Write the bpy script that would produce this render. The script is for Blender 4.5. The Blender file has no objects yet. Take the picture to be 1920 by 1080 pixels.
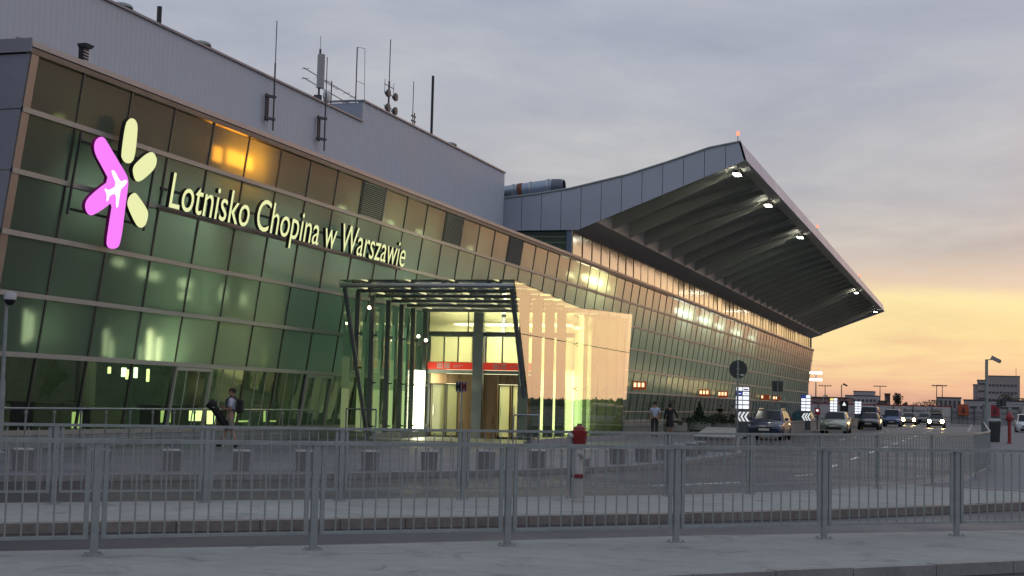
import bpy, bmesh, math, random
from mathutils import Vector, Matrix
R = math.radians
random.seed(7)
S = bpy.context.scene
COL = S.collection

# ------------------------------------------------------------------ camera
cam_d = bpy.data.cameras.new('camera')
cam = bpy.data.objects.new('camera', cam_d)
COL.objects.link(cam)
r_ = Vector((0.95454263, 0.29700463, 0.02523112)); u_ = Vector((-0.001394, -0.08019805, 0.99677797)); f_ = Vector((-0.29807116, 0.95150225, 0.07613843))
M = Matrix.Identity(4)
for i in range(3):
    M[i][0] = r_[i]; M[i][1] = u_[i]; M[i][2] = -f_[i]
M[2][3] = 1.55
cam.matrix_world = M
cam_d.sensor_width = 36.0
cam_d.lens = 52.5
cam_d.clip_start = 0.1
cam_d.clip_end = 9000
S.camera = cam

# ------------------------------------------------------------------ world: dusk sky under broken cloud
SUN_AZ = R(14)          # from +Y towards +X
SUN_EL = R(1.0)
W = bpy.data.worlds.new('World'); S.world = W; W.use_nodes = True
nt = W.node_tree; nt.nodes.clear()
class NT:
    def __init__(s, t): s.t = t
    def n(s, typ, **kw):
        q = s.t.nodes.new(typ)
        for k, v in kw.items():
            if k.startswith('i_'):
                q.inputs[int(k[2:]) if k[2:].isdigit() else k[2:].replace('_', ' ')].default_value = v
            else: setattr(q, k, v)
        return q
    def l(s, a, b): s.t.links.new(a, b)
    def math(s, op, a, b=None, clamp=False):
        q = s.t.nodes.new('ShaderNodeMath'); q.operation = op; q.use_clamp = clamp
        for i, v in enumerate((a, b)):
            if v is None: continue
            if isinstance(v, (int, float)): q.inputs[i].default_value = v
            else: s.l(v, q.inputs[i])
        return q.outputs[0]
    def ramp(s, fac, stops, interp='LINEAR'):
        q = s.t.nodes.new('ShaderNodeValToRGB'); e = q.color_ramp.elements; q.color_ramp.interpolation = interp
        while len(e) < len(stops): e.new(0.5)
        for k, (p, c) in enumerate(stops):
            e[k].position = p; e[k].color = (*c, 1) if len(c) == 3 else c
        s.l(fac, q.inputs[0]); return q.outputs[0]
    def mix(s, fac, a, b, blend='MIX'):
        q = s.t.nodes.new('ShaderNodeMix'); q.data_type = 'RGBA'; q.blend_type = blend
        for sock, v in ((q.inputs[0], fac), (q.inputs[6], a), (q.inputs[7], b)):
            if isinstance(v, (int, float)): sock.default_value = v
            elif isinstance(v, (tuple, list)): sock.default_value = (*v, 1) if len(v) == 3 else v
            else: s.l(v, sock)
        return q.outputs[2]
    def noise(s, vec, scale, detail=4, rough=.55, dist=0):
        q = s.n('ShaderNodeTexNoise'); q.inputs['Scale'].default_value = scale; q.inputs['Detail'].default_value = detail
        q.inputs['Roughness'].default_value = rough; q.inputs['Distortion'].default_value = dist
        if vec is not None: s.l(vec, q.inputs['Vector'])
        return q.outputs['Fac']
w = NT(nt)
tc = w.n('ShaderNodeTexCoord')
sep = w.n('ShaderNodeSeparateXYZ'); w.l(tc.outputs['Generated'], sep.inputs[0])
zpos = w.math('MAXIMUM', sep.outputs[2], 0.0)
# cloud deck coordinates: direction projected on a plane overhead
den = w.math('ADD', zpos, 0.10)
cx = w.math('DIVIDE', sep.outputs[0], den); cy = w.math('DIVIDE', sep.outputs[1], den)
cmb = w.n('ShaderNodeCombineXYZ'); w.l(cx, cmb.inputs[0]); w.l(cy, cmb.inputs[1])
n1 = w.noise(cmb.outputs[0], 0.85, 7, .56, .5)
n2 = w.noise(cmb.outputs[0], 2.6, 6, .6, .3)
# azimuth factor: 1 towards the sunset, 0 away from it
dot = w.n('ShaderNodeVectorMath', operation='DOT_PRODUCT'); w.l(tc.outputs['Generated'], dot.inputs[0])
dot.inputs[1].default_value = (math.sin(SUN_AZ), math.cos(SUN_AZ), 0)
azf = w.ramp(dot.outputs['Value'], [(0.0, (0, 0, 0)), (0.5, (.25,) * 3), (0.8, (.8,) * 3), (.94, (1,) * 3)])
# edge of the cloud bank wobbles
zw = w.math('ADD', zpos, w.math('MULTIPLY', w.math('SUBTRACT', n1, .5), 0.055))
zw = w.math('ADD', zw, w.math('MULTIPLY', w.math('SUBTRACT', n2, .5), 0.018))
sunside = w.ramp(zw, [(0.0, (.74, .42, .30)), (.02, (.92, .55, .34)), (.043, (1.05, .81, .40)), (.073, (1.07, .87, .45)), (.086, (.80, .63, .48)), (.102, (.63, .56, .51)), (.14, (.52, .52, .545)), (.21, (.455, .485, .56)), (.34, (.42, .465, .57)), (.7, (.55, .60, .71))])
farside = w.ramp(zw, [(0.0, (.32, .31, .36)), (.06, (.38, .36, .40)), (.16, (.46, .46, .53)), (.34, (.50, .53, .62)), (.7, (.58, .62, .72))])
skyc = w.mix(azf, farside, sunside)
lum = w.ramp(n1, [(.28, (.76, .79, .85)), (.47, (.97, .98, 1.0)), (.56, (1.08, 1.07, 1.04)), (.70, (1.30, 1.25, 1.14))])
lum2 = w.ramp(n2, [(.3, (.93, .94, .96)), (.7, (1.07, 1.06, 1.03))])
hor = w.ramp(zpos, [(.03, (0, 0, 0)), (.11, (1, 1, 1))])
skyc = w.mix(hor, skyc, w.mix(1.0, skyc, w.mix(1.0, lum, lum2, 'MULTIPLY'), 'MULTIPLY'))
# the brightest part of the sunset lies just right of the frame
dg_ = w.n('ShaderNodeVectorMath', operation='DOT_PRODUCT'); w.l(tc.outputs['Generated'], dg_.inputs[0])
GA, GE = R(22), R(5.5)
dg_.inputs[1].default_value = (math.sin(GA) * math.cos(GE), math.cos(GA) * math.cos(GE), math.sin(GE))
glow = w.ramp(dg_.outputs['Value'], [(.80, (0, 0, 0)), (.93, (.02, .010, .006)), (.958, (.10, .042, .022)), (.978, (.26, .105, .052)), (1.0, (.60, .235, .11))], 'B_SPLINE')
skyc = w.mix(1.0, skyc, w.ramp(dg_.outputs['Value'], [(.93, (1, 1, 1)), (.96, (1, .92, .88)), (.988, (1, .75, .66))]), 'MULTIPLY')
skyc = w.mix(1.0, skyc, glow, 'ADD')
nish = w.n('ShaderNodeTexSky', sky_type='NISHITA'); nish.sun_disc = False
nish.sun_elevation = SUN_EL; nish.sun_rotation = SUN_AZ; nish.altitude = 100; nish.dust_density = 2.0
bg1 = w.n('ShaderNodeBackground'); w.l(nish.outputs[0], bg1.inputs[0]); bg1.inputs[1].default_value = 0.05
bg2 = w.n('ShaderNodeBackground'); w.l(skyc, bg2.inputs[0]); bg2.inputs[1].default_value = 1.0
mx = w.n('ShaderNodeMixShader'); mx.inputs[0].default_value = 0.92
w.l(bg1.outputs[0], mx.inputs[1]); w.l(bg2.outputs[0], mx.inputs[2])
out = w.n('ShaderNodeOutputWorld'); w.l(mx.outputs[0], out.inputs[0])

sun_d = bpy.data.lights.new('sun', 'SUN'); sun_d.energy = 0.05; sun_d.angle = R(12); sun_d.color = (1, .72, .42)
sun = bpy.data.objects.new('sun', sun_d); COL.objects.link(sun)
sd = Vector((math.sin(SUN_AZ) * math.cos(R(4)), math.cos(SUN_AZ) * math.cos(R(4)), math.sin(R(4))))
sun.rotation_euler = (-sd).to_track_quat('-Z', 'Y').to_euler()

S.view_settings.view_transform = 'Standard'; S.view_settings.look = 'None'
S.view_settings.exposure = 0.0; S.view_settings.gamma = 1.0; S.view_settings.use_curve_mapping = False
S.render.engine = 'CYCLES'
S.cycles.max_bounces = 10; S.cycles.transparent_max_bounces = 24; S.cycles.diffuse_bounces = 3; S.cycles.glossy_bounces = 4
S.cycles.caustics_reflective = False; S.cycles.caustics_refractive = False
S.cycles.sample_clamp_indirect = 8.0
S.cycles.use_denoising = True

# ------------------------------------------------------------------ materials
MATS = {}
def mat(name, base=(.5, .5, .5), rough=.5, metal=0.0, var=.0, scale=3.0, bump=0.0, bscale=40.0, emit=None, estr=0.0, spec=.5, coat=0.0, stretch=None):
    if name in MATS: return MATS[name]
    m = bpy.data.materials.new(name); m.use_nodes = True; t = NT(m.node_tree)
    b = m.node_tree.nodes['Principled BSDF']
    b.inputs['Base Color'].default_value = (*base, 1); b.inputs['Roughness'].default_value = rough
    b.inputs['Metallic'].default_value = metal; b.inputs['Specular IOR Level'].default_value = spec
    b.inputs['Coat Weight'].default_value = coat
    vec = t.n('ShaderNodeTexCoord').outputs['Object']
    if stretch:
        mp = t.n('ShaderNodeMapping'); mp.inputs['Scale'].default_value = stretch; t.l(vec, mp.inputs[0]); vec = mp.outputs[0]
    if var:
        a = t.noise(vec, scale, 6, .6); c = t.noise(vec, scale * 9, 3, .6)
        f = t.math('ADD', t.math('MULTIPLY', a, .65), t.math('MULTIPLY', c, .35))
        d = tuple(max(0, x * (1 - var * 1.6)) for x in base); e = tuple(min(1, x * (1 + var * 1.6)) for x in base)
        t.l(t.ramp(f, [(.3, d), (.7, e)]), b.inputs['Base Color'])
        t.l(t.math('ADD', t.math('MULTIPLY', t.math('SUBTRACT', a, .5), .5), rough, True), b.inputs['Roughness'])
    if bump:
        bn = t.n('ShaderNodeBump'); bn.inputs['Strength'].default_value = bump; bn.inputs['Distance'].default_value = .01
        t.l(t.noise(vec, bscale, 4), bn.inputs['Height']); t.l(bn.outputs[0], b.inputs['Normal'])
    if emit:
        b.inputs['Emission Color'].default_value = (*emit, 1); b.inputs['Emission Strength'].default_value = estr
    MATS[name] = m; return m

def glass(name, tint=(.6, .75, .62), ior=1.7, rough=.02, diff=None, dfac=0.0, trans=0.0, tcol=(.7, .9, .6), wav=0.0, blur=0.0):
    """glass sheet: Fresnel mirror over tinted see-through, with a share of printed frit (diffuse + translucent)"""
    if name in MATS: return MATS[name]
    m = bpy.data.materials.new(name); m.use_nodes = True; t = NT(m.node_tree); m.node_tree.nodes.clear()
    o = t.n('ShaderNodeOutputMaterial')
    tr = t.n('ShaderNodeBsdfTransparent'); tr.inputs[0].default_value = (*tint, 1)
    sh = tr.outputs[0]
    if blur:
        rf = t.n('ShaderNodeBsdfRefraction'); rf.inputs[0].default_value = (*tint, 1); rf.inputs['Roughness'].default_value = blur; rf.inputs['IOR'].default_value = 1.14; sh = rf.outputs[0]
    if dfac:
        df = t.n('ShaderNodeBsdfDiffuse'); df.inputs[0].default_value = (*(diff or (.2, .25, .2)), 1)
        tl = t.n('ShaderNodeBsdfTranslucent'); tl.inputs[0].default_value = (*tcol, 1)
        m1 = t.n('ShaderNodeMixShader'); m1.inputs[0].default_value = trans; t.l(df.outputs[0], m1.inputs[1]); t.l(tl.outputs[0], m1.inputs[2])
        m2 = t.n('ShaderNodeMixShader'); m2.inputs[0].default_value = dfac; t.l(sh, m2.inputs[1]); t.l(m1.outputs[0], m2.inputs[2]); sh = m2.outputs[0]
    fr = t.n('ShaderNodeFresnel'); fr.inputs[0].default_value = ior
    gl = t.n('ShaderNodeBsdfGlossy'); gl.inputs['Roughness'].default_value = rough; gl.inputs[0].default_value = (.95, .97, .95, 1)
    if wav:
        bn = t.n('ShaderNodeBump'); bn.inputs['Strength'].default_value = wav; bn.inputs['Distance'].default_value = .02
        vec = t.n('ShaderNodeTexCoord').outputs['Object']; t.l(t.noise(vec, .9, 2), bn.inputs['Height']); t.l(bn.outputs[0], gl.inputs['Normal'])
    m3 = t.n('ShaderNodeMixShader'); t.l(fr.outputs[0], m3.inputs[0]); t.l(sh, m3.inputs[1]); t.l(gl.outputs[0], m3.inputs[2])
    t.l(m3.outputs[0], o.inputs[0]); MATS[name] = m; return m

def lamp_mat(name, col, s):
    if name in MATS: return MATS[name]
    m = bpy.data.materials.new(name); m.use_nodes = True; t = NT(m.node_tree); m.node_tree.nodes.clear()
    e = t.n('ShaderNodeEmission'); e.inputs[0].default_value = (*col, 1); e.inputs[1].default_value = s
    t.l(e.outputs[0], t.n('ShaderNodeOutputMaterial').inputs[0]); MATS[name] = m; return m

def asphalt_mat():
    m = mat('asphalt', (.03, .031, .037), .46, spec=.35, var=.22, scale=.35, bump=.35, bscale=60)
    return m
concrete = mat('pale concrete', (.265, .28, .27), .85, var=.14, scale=.45, bump=.25, bscale=55)
def add_wear(m, sc=1.0):
    t = NT(m.node_tree); b = m.node_tree.nodes['Principled BSDF']; src = b.inputs['Base Color'].links[0].from_socket
    vec = t.n('ShaderNodeTexCoord').outputs['Object']
    vo = t.n('ShaderNodeTexVoronoi'); vo.inputs['Scale'].default_value = 2.2 * sc; vo.inputs['Randomness'].default_value = 1; t.l(vec, vo.inputs['Vector'])
    gum = t.ramp(vo.outputs['Distance'], [(.035, (.62,) * 3), (.06, (1,) * 3)])
    st = t.ramp(t.noise(vec, 1.3 * sc, 7, .72, .8), [(.34, (.66, .65, .62)), (.46, (1,) * 3)])
    gr = t.ramp(t.noise(vec, 70, 2, .8), [(.3, (.86,) * 3), (.7, (1.10,) * 3)])
    mp = t.n('ShaderNodeMapping'); mp.inputs['Rotation'].default_value = (0, 0, R(-45)); mp.inputs['Scale'].default_value = (.18, 3.0, 1); t.l(vec, mp.inputs[0])
    sk = t.ramp(t.noise(mp.outputs[0], 1.1, 5, .65), [(.35, (.95,) * 3), (.6, (1.03,) * 3)])
    c = t.mix(1.0, src, gum, 'MULTIPLY'); c = t.mix(1.0, c, st, 'MULTIPLY'); c = t.mix(1.0, c, gr, 'MULTIPLY'); c = t.mix(1.0, c, sk, 'MULTIPLY')
    t.l(c, b.inputs['Base Color'])
add_wear(concrete)
kerbm = mat('weathered kerb stone', (.20, .18, .165), .85, var=.25, scale=1.6, bump=.4, bscale=30)
asphalt = asphalt_mat(); add_wear(asphalt, .5)
galv = mat('galvanised steel', (.33, .36, .39), .42, .85, var=.10, scale=5)
galvd = mat('dull galvanised steel', (.275, .305, .305), .55, .4, var=.15, scale=6)
steel = mat('brushed steel', (.45, .46, .48), .35, .9, var=.06, scale=6)
darksteel = mat('dark painted steel', (.07, .075, .08), .45, .3, var=.15, scale=5)
alu = mat('aluminium profile', (.46, .45, .41), .45, .3, var=.08, scale=2)
aluw = mat('anodised corner panel', (.33, .29, .26), .40, .6, var=.10, scale=.8)
gasket = mat('dark gasket', (.03, .032, .03), .5)
clad = mat('grey corrugated cladding', (.53, .555, .63), .6, .0, var=.04, scale=.3)
fasciam = mat('grey fascia panel', (.36, .39, .47), .42, .15, var=.05, scale=.4)
eavem = mat('pale eave panel', (.45, .47, .55), .35, .6, var=.04, scale=.3)
soffm = mat('grey soffit board', (.40, .40, .37), .6, var=.10, scale=.4)
ribm = mat('painted soffit rib', (.48, .48, .43), .8, var=.08, scale=.5)
white = mat('white paint', (.72, .72, .70), .5, var=.05)
road_paint = mat('worn road paint', (.62, .62, .60), .7, var=.2, scale=8)
rubber = mat('tyre rubber', (.02, .02, .02), .8)
black = mat('black plastic', (.015, .015, .017), .45)
glassd = mat('tinted car glass', (.012, .018, .026), .10, 0, spec=.22)
chrome = mat('chrome trim', (.7, .7, .72), .12, 1.0)
frost = glass('fritted facade glass', (.5, .6, .5), 1.31, .20, (.13, .18, .165), .74, .5, (.58, .92, .74), .2, blur=.7)
clearg = glass('clear facade glass', (.46, .62, .54), 1.5, .03, wav=.25)
topg = glass('top row facade glass', (.5, .55, .45), 1.23, .16, (.23, .24, .21), .76, .5, (.66, .80, .58), .3, blur=.6)
cleg = glass('clerestory glass', (.4, .45, .4), 1.7, .10, (.14, .13, .11), .7, .2, wav=.25)
porchg = glass('porch glass', (.80, .94, .80), 1.62, .01, wav=.08)
porchr = glass('porch roof glass', (.66, .78, .72), 1.6, .05)

# ------------------------------------------------------------------ mesh helpers
LOC = {}
def link(o, parent=None):
    COL.objects.link(o)
    if parent is not None: o.parent = parent
    return o
def tag(o, label=None, cat=None, group=None, kind=None):
    if label: o['label'] = label
    if cat: o['category'] = cat
    if group: o['group'] = group
    if kind: o['kind'] = kind
    return o
def thing(name, label, cat, loc=(0, 0, 0), rz=0.0, group=None):
    o = bpy.data.objects.new(name, None); o.empty_display_size = .3
    o.location = loc; o.rotation_euler = (0, 0, rz); link(o); LOC[o.name] = Vector(loc)
    return tag(o, label, cat, group)
class MB:
    def __init__(s): s.v = []; s.f = []; s.m = []
    def add(s, vs, fs, mi=0):
        b = len(s.v); s.v += [tuple(v) for v in vs]
        for f in fs: s.f.append([i + b for i in f]); s.m.append(mi)
        return s
    def box(s, x0, y0, z0, x1, y1, z1, mi=0):
        vs = [(x, y, z) for z in (z0, z1) for y in (y0, y1) for x in (x0, x1)]
        return s.add(vs, [(0, 2, 3, 1), (4, 5, 7, 6), (0, 1, 5, 4), (2, 6, 7, 3), (0, 4, 6, 2), (1, 3, 7, 5)], mi)
    def hexa(s, b4, t4, mi=0):
        return s.add(list(b4) + list(t4), [(3, 2, 1, 0), (4, 5, 6, 7)] + [(i, (i + 1) % 4, 4 + (i + 1) % 4, 4 + i) for i in range(4)], mi)
    def bar(s, p, q, w, h=None, up=(0, 0, 1), mi=0):
        p, q = Vector(p), Vector(q); h = h or w; d = (q - p).normalized(); u = Vector(up)
        if abs(d.dot(u)) > .98: u = Vector((0, 1, 0))
        sx = d.cross(u).normalized(); uy = sx.cross(d).normalized()
        c = [sx * a * w / 2 + uy * b * h / 2 for a, b in ((-1, -1), (1, -1), (1, 1), (-1, 1))]
        return s.hexa([p + k for k in c], [q + k for k in c], mi)
    def tube(s, p, q, r0, r1=None, n=8, mi=0, caps=True):
        p, q = Vector(p), Vector(q); r1 = r0 if r1 is None else r1; d = (q - p).normalized()
        a = d.orthogonal().normalized(); b = d.cross(a)
        vs = [c + (a * math.cos(2 * math.pi * i / n) + b * math.sin(2 * math.pi * i / n)) * r for c, r in ((p, r0), (q, r1)) for i in range(n)]
        fs = [(i, (i + 1) % n, n + (i + 1) % n, n + i) for i in range(n)]
        if caps: fs += [tuple(range(n - 1, -1, -1)), tuple(range(n, 2 * n))]
        return s.add(vs, fs, mi)
    def path(s, pts, r, n=8, mi=0):
        for a, b in zip(pts, pts[1:]): s.tube(a, b, r, r, n, mi)
        return s
    def prism(s, poly, off, mi=0):
        """poly: 3D points of a planar outline; off: thickness vector"""
        n = len(poly); off = Vector(off); P = [Vector(p) for p in poly]
        return s.add(P + [p + off for p in P], [tuple(range(n - 1, -1, -1)), tuple(range(n, 2 * n))] + [(i, (i + 1) % n, n + (i + 1) % n, n + i) for i in range(n)], mi)
    def quad(s, a, b, c, d, mi=0): return s.add([a, b, c, d], [(0, 1, 2, 3)], mi)
    def lathe(s, prof, c=(0, 0, 0), n=16, mi=0, axis='z'):
        vs = []
        for r, z in prof:
            for i in range(n):
                t = 2 * math.pi * i / n; a, b = r * math.cos(t), r * math.sin(t)
                vs.append((c[0] + a, c[1] + b, c[2] + z) if axis == 'z' else (c[0] + z, c[1] + a, c[2] + b) if axis == 'x' else (c[0] + a, c[1] + z, c[2] + b))
        fs = [(k * n + i, k * n + (i + 1) % n, (k + 1) * n + (i + 1) % n, (k + 1) * n + i) for k in range(len(prof) - 1) for i in range(n)]
        fs += [tuple(range(n - 1, -1, -1)), tuple(range((len(prof) - 1) * n, len(prof) * n))]
        return s.add(vs, fs, mi)
    def mesh(s, name, mats, recalc=True):
        me = bpy.data.meshes.new(name); me.from_pydata(s.v, [], s.f)
        for m in (mats if isinstance(mats, (list, tuple)) else [mats]): me.materials.append(m)
        me.polygons.foreach_set('material_index', s.m); me.update()
        if recalc:
            bm = bmesh.new(); bm.from_mesh(me); bmesh.ops.recalc_face_normals(bm, faces=bm.faces); bm.to_mesh(me); bm.free()
        return me
    def build(s, name, mats, parent=None, smooth=False, local=False, bevel=0.0, recalc=True):
        if parent is not None and not local:
            L = LOC.get(parent.name, Vector())
            s.v = [(x - L[0], y - L[1], z - L[2]) for x, y, z in s.v]
        me = s.mesh(name, mats, recalc)
        o = bpy.data.objects.new(name, me); link(o, parent)
        LOC[o.name] = LOC.get(parent.name, Vector()) if parent is not None else Vector()
        if smooth:
            for p in me.polygons: p.use_smooth = True
            me.set_sharp_from_angle(angle=R(35))
        if bevel:
            b = o.modifiers.new('bevel', 'BEVEL'); b.width = bevel; b.segments = 2; b.limit_method = 'ANGLE'; b.angle_limit = R(30)
        return o
def inst(name, me, parent, loc=(0, 0, 0), rot=(0, 0, 0)):
    o = bpy.data.objects.new(name, me); o.location = loc; o.rotation_euler = rot; link(o, parent); LOC[o.name] = Vector(loc); return o
def copy_tree(src, parent=None):
    o = src.copy(); COL.objects.link(o)
    if parent is not None: o.parent = parent
    for c in list(src.children): copy_tree(c, o)
    return o
def ico(r, sub=1):
    bm = bmesh.new(); bmesh.ops.create_icosphere(bm, subdivisions=sub, radius=r)
    v = [tuple(x.co) for x in bm.verts]; f = [[y.index for y in x.verts] for x in bm.faces]; bm.free(); return v, f
ORD = 'first second third fourth fifth sixth seventh eighth ninth tenth eleventh twelfth thirteenth fourteenth fifteenth sixteenth'.split()

# ------------------------------------------------------------------ the ground
RZ = -0.12
def sheet(name, poly, z, m, kind='structure'):
    o = MB().add([(x, y, z) for x, y in poly], [tuple(range(len(poly)))]).build(name, m); tag(o, kind=kind); return o
def slab(name, poly, z, m, depth=.2):
    o = MB().prism([(x, y, z - depth) for x, y in poly], (0, 0, depth)).build(name, m); tag(o, kind='structure'); return o
far_ground = mat('dry grassy ground', (.075, .075, .055), .95, var=.3, scale=.05)
sheet('ground', [(-3000, -300), (3000, -300), (3000, 5000), (-3000, 5000)], -.2, far_ground)
road = sheet('road', [(-70, -30), (70, -30), (70, 420), (-70, 420)], RZ, asphalt)

def plaza_mat():
    m = bpy.data.materials.new('small grey paving setts'); m.use_nodes = True; t = NT(m.node_tree); b = m.node_tree.nodes['Principled BSDF']
    vec = t.n('ShaderNodeTexCoord').outputs['Object']
    br = t.n('ShaderNodeTexBrick'); br.inputs['Scale'].default_value = 1; br.inputs['Brick Width'].default_value = .22; br.inputs['Row Height'].default_value = .11
    br.inputs['Mortar Size'].default_value = .008; br.inputs['Color1'].default_value = (.125, .13, .155, 1); br.inputs['Color2'].default_value = (.165, .165, .19, 1); br.inputs['Mortar'].default_value = (.08, .08, .09, 1)
    t.l(vec, br.inputs[0])
    n = t.ramp(t.noise(vec, .35, 6, .65), [(.3, (.72, .72, .74)), (.7, (1.2, 1.18, 1.15))])
    t.l(t.mix(1.0, br.outputs[0], n, 'MULTIPLY'), b.inputs['Base Color']); b.inputs['Roughness'].default_value = .6
    return m
pave = plaza_mat()
KERB_PL = [(-36, 3), (-26.5, 13.2), (-17.0, 23.1), (-12.6, 28.3), (-9.9, 33.2), (-8.5, 37.7), (-8.0, 42), (-7.85, 48.5), (-7.85, 52.2), (-9.5, 62.5), (-11.8, 77.8), (-12.2, 84), (-12.2, 330)]
def inset(poly, d):
    """offset an open polyline to its left by d"""
    o = []
    for i, p in enumerate(poly):
        a = Vector(poly[max(i - 1, 0)]); b = Vector(poly[min(i + 1, len(poly) - 1)]); t = (b - a).normalized(); n = Vector((-t.y, t.x))
        o.append((p[0] + n.x * d, p[1] + n.y * d))
    return o
plaza = slab('plaza_paving', inset(KERB_PL, .16) + [(-70, 330), (-70, 3)], 0.0, pave)
def kerb_run(name, parent, line, wid, z0, z1, m, step=1.0, side=1):
    """kerb stones, one by one, along the near part of a line; what is far is one long stone"""
    nearn = 0
    for a, b in zip(line, line[1:]):
        a, b = Vector(a), Vector(b); L = (b - a).length; t = (b - a) / L; nrm = Vector((-t.y, t.x)) * side
        k = max(1, int(round(L / step))) if a.y < 45 else max(1, int(L / 30))
        for i in range(k):
            p = a + t * (L * i / k + .006); q = a + t * (L * (i + 1) / k - .006)
            h = z1 + random.uniform(-.004, .006) + .004
            MB().hexa([(p.x, p.y, z0), (q.x, q.y, z0), (q.x + nrm.x * wid, q.y + nrm.y * wid, z0), (p.x + nrm.x * wid, p.y + nrm.y * wid, z0)],
                      [(p.x, p.y, h), (q.x, q.y, h), (q.x + nrm.x * wid, q.y + nrm.y * wid, h), (p.x + nrm.x * wid, p.y + nrm.y * wid, h)]).build('kerb_stone', m, parent)
kerbg = mat('grey kerb concrete', (.24, .24, .235), .8, var=.18, scale=2, bump=.3)
kerb_run('kerb', plaza, KERB_PL, .15, -.18, 0.0, kerbg, 1.0)
# the near pavement and the median pavement beyond the first lane
NP_FRONT = [(-14.0, 1.8), (-8.7, 7.35), (-2.51, 13.84), (-1.17, 15.22), (.36, 16.86), (5.5, 22.6)]
NP_BACK = [(-14.3, 7.4), (-8.97, 12.35), (-6.41, 14.75), (-3.28, 18.0), (.5, 21.45), (4.6, 25.6)]
npv = slab('near_pavement', inset(NP_FRONT, .16) + inset(NP_BACK, -.0)[::-1], 0.0, concrete)
kerb_run('kerb', npv, NP_FRONT, .15, -.18, 0.0, kerbg, 1.0)
MP_FRONT = [(-17, 9.2), (-10.83, 14.85), (-7.76, 17.7), (-5.22, 20.36), (-3.95, 21.7), (-2.31, 23.6), (-.46, 26.2), (.78, 28.2), (5, 35.5)]
F2 = [(-19.2, 10.5), (-17.76, 12.0), (-16.3, 13.5), (-14.9, 14.95), (-13.5, 16.4), (-12.09, 17.83), (-10.63, 19.4), (-9.2, 20.95), (-7.78, 22.5), (-6.41, 24.07), (-5.10, 25.6), (-3.93, 27.3), (-2.88, 29.2), (-1.94, 31.2), (-.94, 33.6), (-.05, 37.0)]
F2b = [(.24, 41.0)] + [(.30, 41.0 + 2.15 * i) for i in range(1, 46)]
MP_BACK = [(x - .22, y + .22) for x, y in F2] + [(-.12, 41.2), (-.05, 60), (-.05, 140)]
mpv = slab('median_pavement', inset(MP_FRONT, .26) + [(9, 45), (9, 140)] + MP_BACK[::-1], 0.0, concrete)
kerb_run('kerb', mpv, MP_FRONT, .25, -.18, 0.0, kerbm, 1.0)
dkpave = mat('dark footway paving', (.135, .14, .155), .75, var=.12, scale=.6, bump=.2)
slab('footway', [(-1.25, 33.3), (-.36, 32.96), (.89, 32.3), (4, 31), (40, 40), (40, 330), (-.05, 330), (-.02, 60), (-.05, 41.2), (-.25, 36.6)], .006, dkpave, .15)
redl = mat('red and white edge strip', (.45, .18, .16), .6, var=.3, scale=6)
tag(MB().prism([(-1.25, 33.28, .012), (-.36, 32.94, .012), (.89, 32.28, .012), (4, 30.95, .012), (4, 30.87, .012), (.89, 32.2, .012), (-.36, 32.86, .012), (-1.25, 33.2, .012)], (0, 0, .004)).build('edge_strip', mat('pale edge strip', (.5, .36, .34), .6, var=.25, scale=3)), kind='structure')
# road markings
mk = MB()
def dash(x, y0, y1, wd=.14, dx=0): mk.add([(x - wd / 2, y0, RZ + .004), (x + wd / 2, y0, RZ + .004), (x + dx + wd / 2, y1, RZ + .004), (x + dx - wd / 2, y1, RZ + .004)], [(0, 1, 2, 3)])
for y0 in range(42, 300, 9): dash(-4.15, y0 + 1.5, y0 + 5.0, .17)
for y0 in range(86, 320, 9): dash(-7.4, y0, y0 + 3.4, .16)
for y0 in range(150, 320, 12): dash(-.9, y0, y0 + 4, .3)
mk.add([(-4.45, 38.2, RZ + .004), (-4.35, 38.05, RZ + .004), (-4.0, 39.3, RZ + .004), (-4.12, 39.4, RZ + .004)], [(0, 1, 2, 3)])
mk.add([(-6.6, 30.85, RZ + .004), (-6.5, 30.75, RZ + .004), (-5.05, 33.7, RZ + .004), (-5.16, 33.78, RZ + .004)], [(0, 1, 2, 3)])
o = mk.build('road_marking', road_paint, road); tag(o, kind='stuff')

# ------------------------------------------------------------------ terminal
T = thing('airport_terminal', 'long terminal with leaning green glass facade and upswept grey roof canopy', 'building', (-24, 31.45, 0))
K = .14; PW = 2.362; Y0 = 31.45; NB = 79; YE = Y0 + NB * PW
def fx(z, off=0.0): return -24 + K * z + off
ROWS = [.42, 2.45, 3.98, 5.48, 7.0, 8.53, 9.93]
# panes: the nearest 44 bays are single parts, the far ones one part
pane_me = {}
for r in range(6):
    z0, z1 = ROWS[r] + .045, ROWS[r + 1] - .045; zc = (z0 + z1) / 2
    me = MB().quad((fx(z0) - fx(zc), -PW / 2 + .035, z0 - zc), (fx(z0) - fx(zc), PW / 2 - .035, z0 - zc), (fx(z1) - fx(zc), PW / 2 - .035, z1 - zc), (fx(z1) - fx(zc), -PW / 2 + .035, z1 - zc)).mesh('pane', clearg if r == 0 else topg if r == 5 else frost, False)
    pane_me[r] = (me, zc)
LOUV = {9, 13, 17}
NI = 46
far = MB()
for i in range(NB):
    yc = Y0 + (i + .5) * PW
    for r in range(6):
        if r == 5 and i in LOUV: continue
        me, zc = pane_me[r]
        if i < NI:
            inst('pane', me, T, (fx(zc) + 24, yc - Y0, zc), (R(random.gauss(0, .12)), R(random.gauss(0, .16)), R(random.gauss(0, .16))))
        else:
            a = R(random.gauss(0, .16))
            far.add([(fx(zc) + v.co.x + v.co.y * a, yc + v.co.y, zc + v.co.z) for v in me.vertices], [(0, 1, 2, 3)], 0 if r == 0 else 2 if r == 5 else 1)
tag(far.build('far_pane', [clearg, frost, topg], T, recalc=False), kind='stuff')
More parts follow.
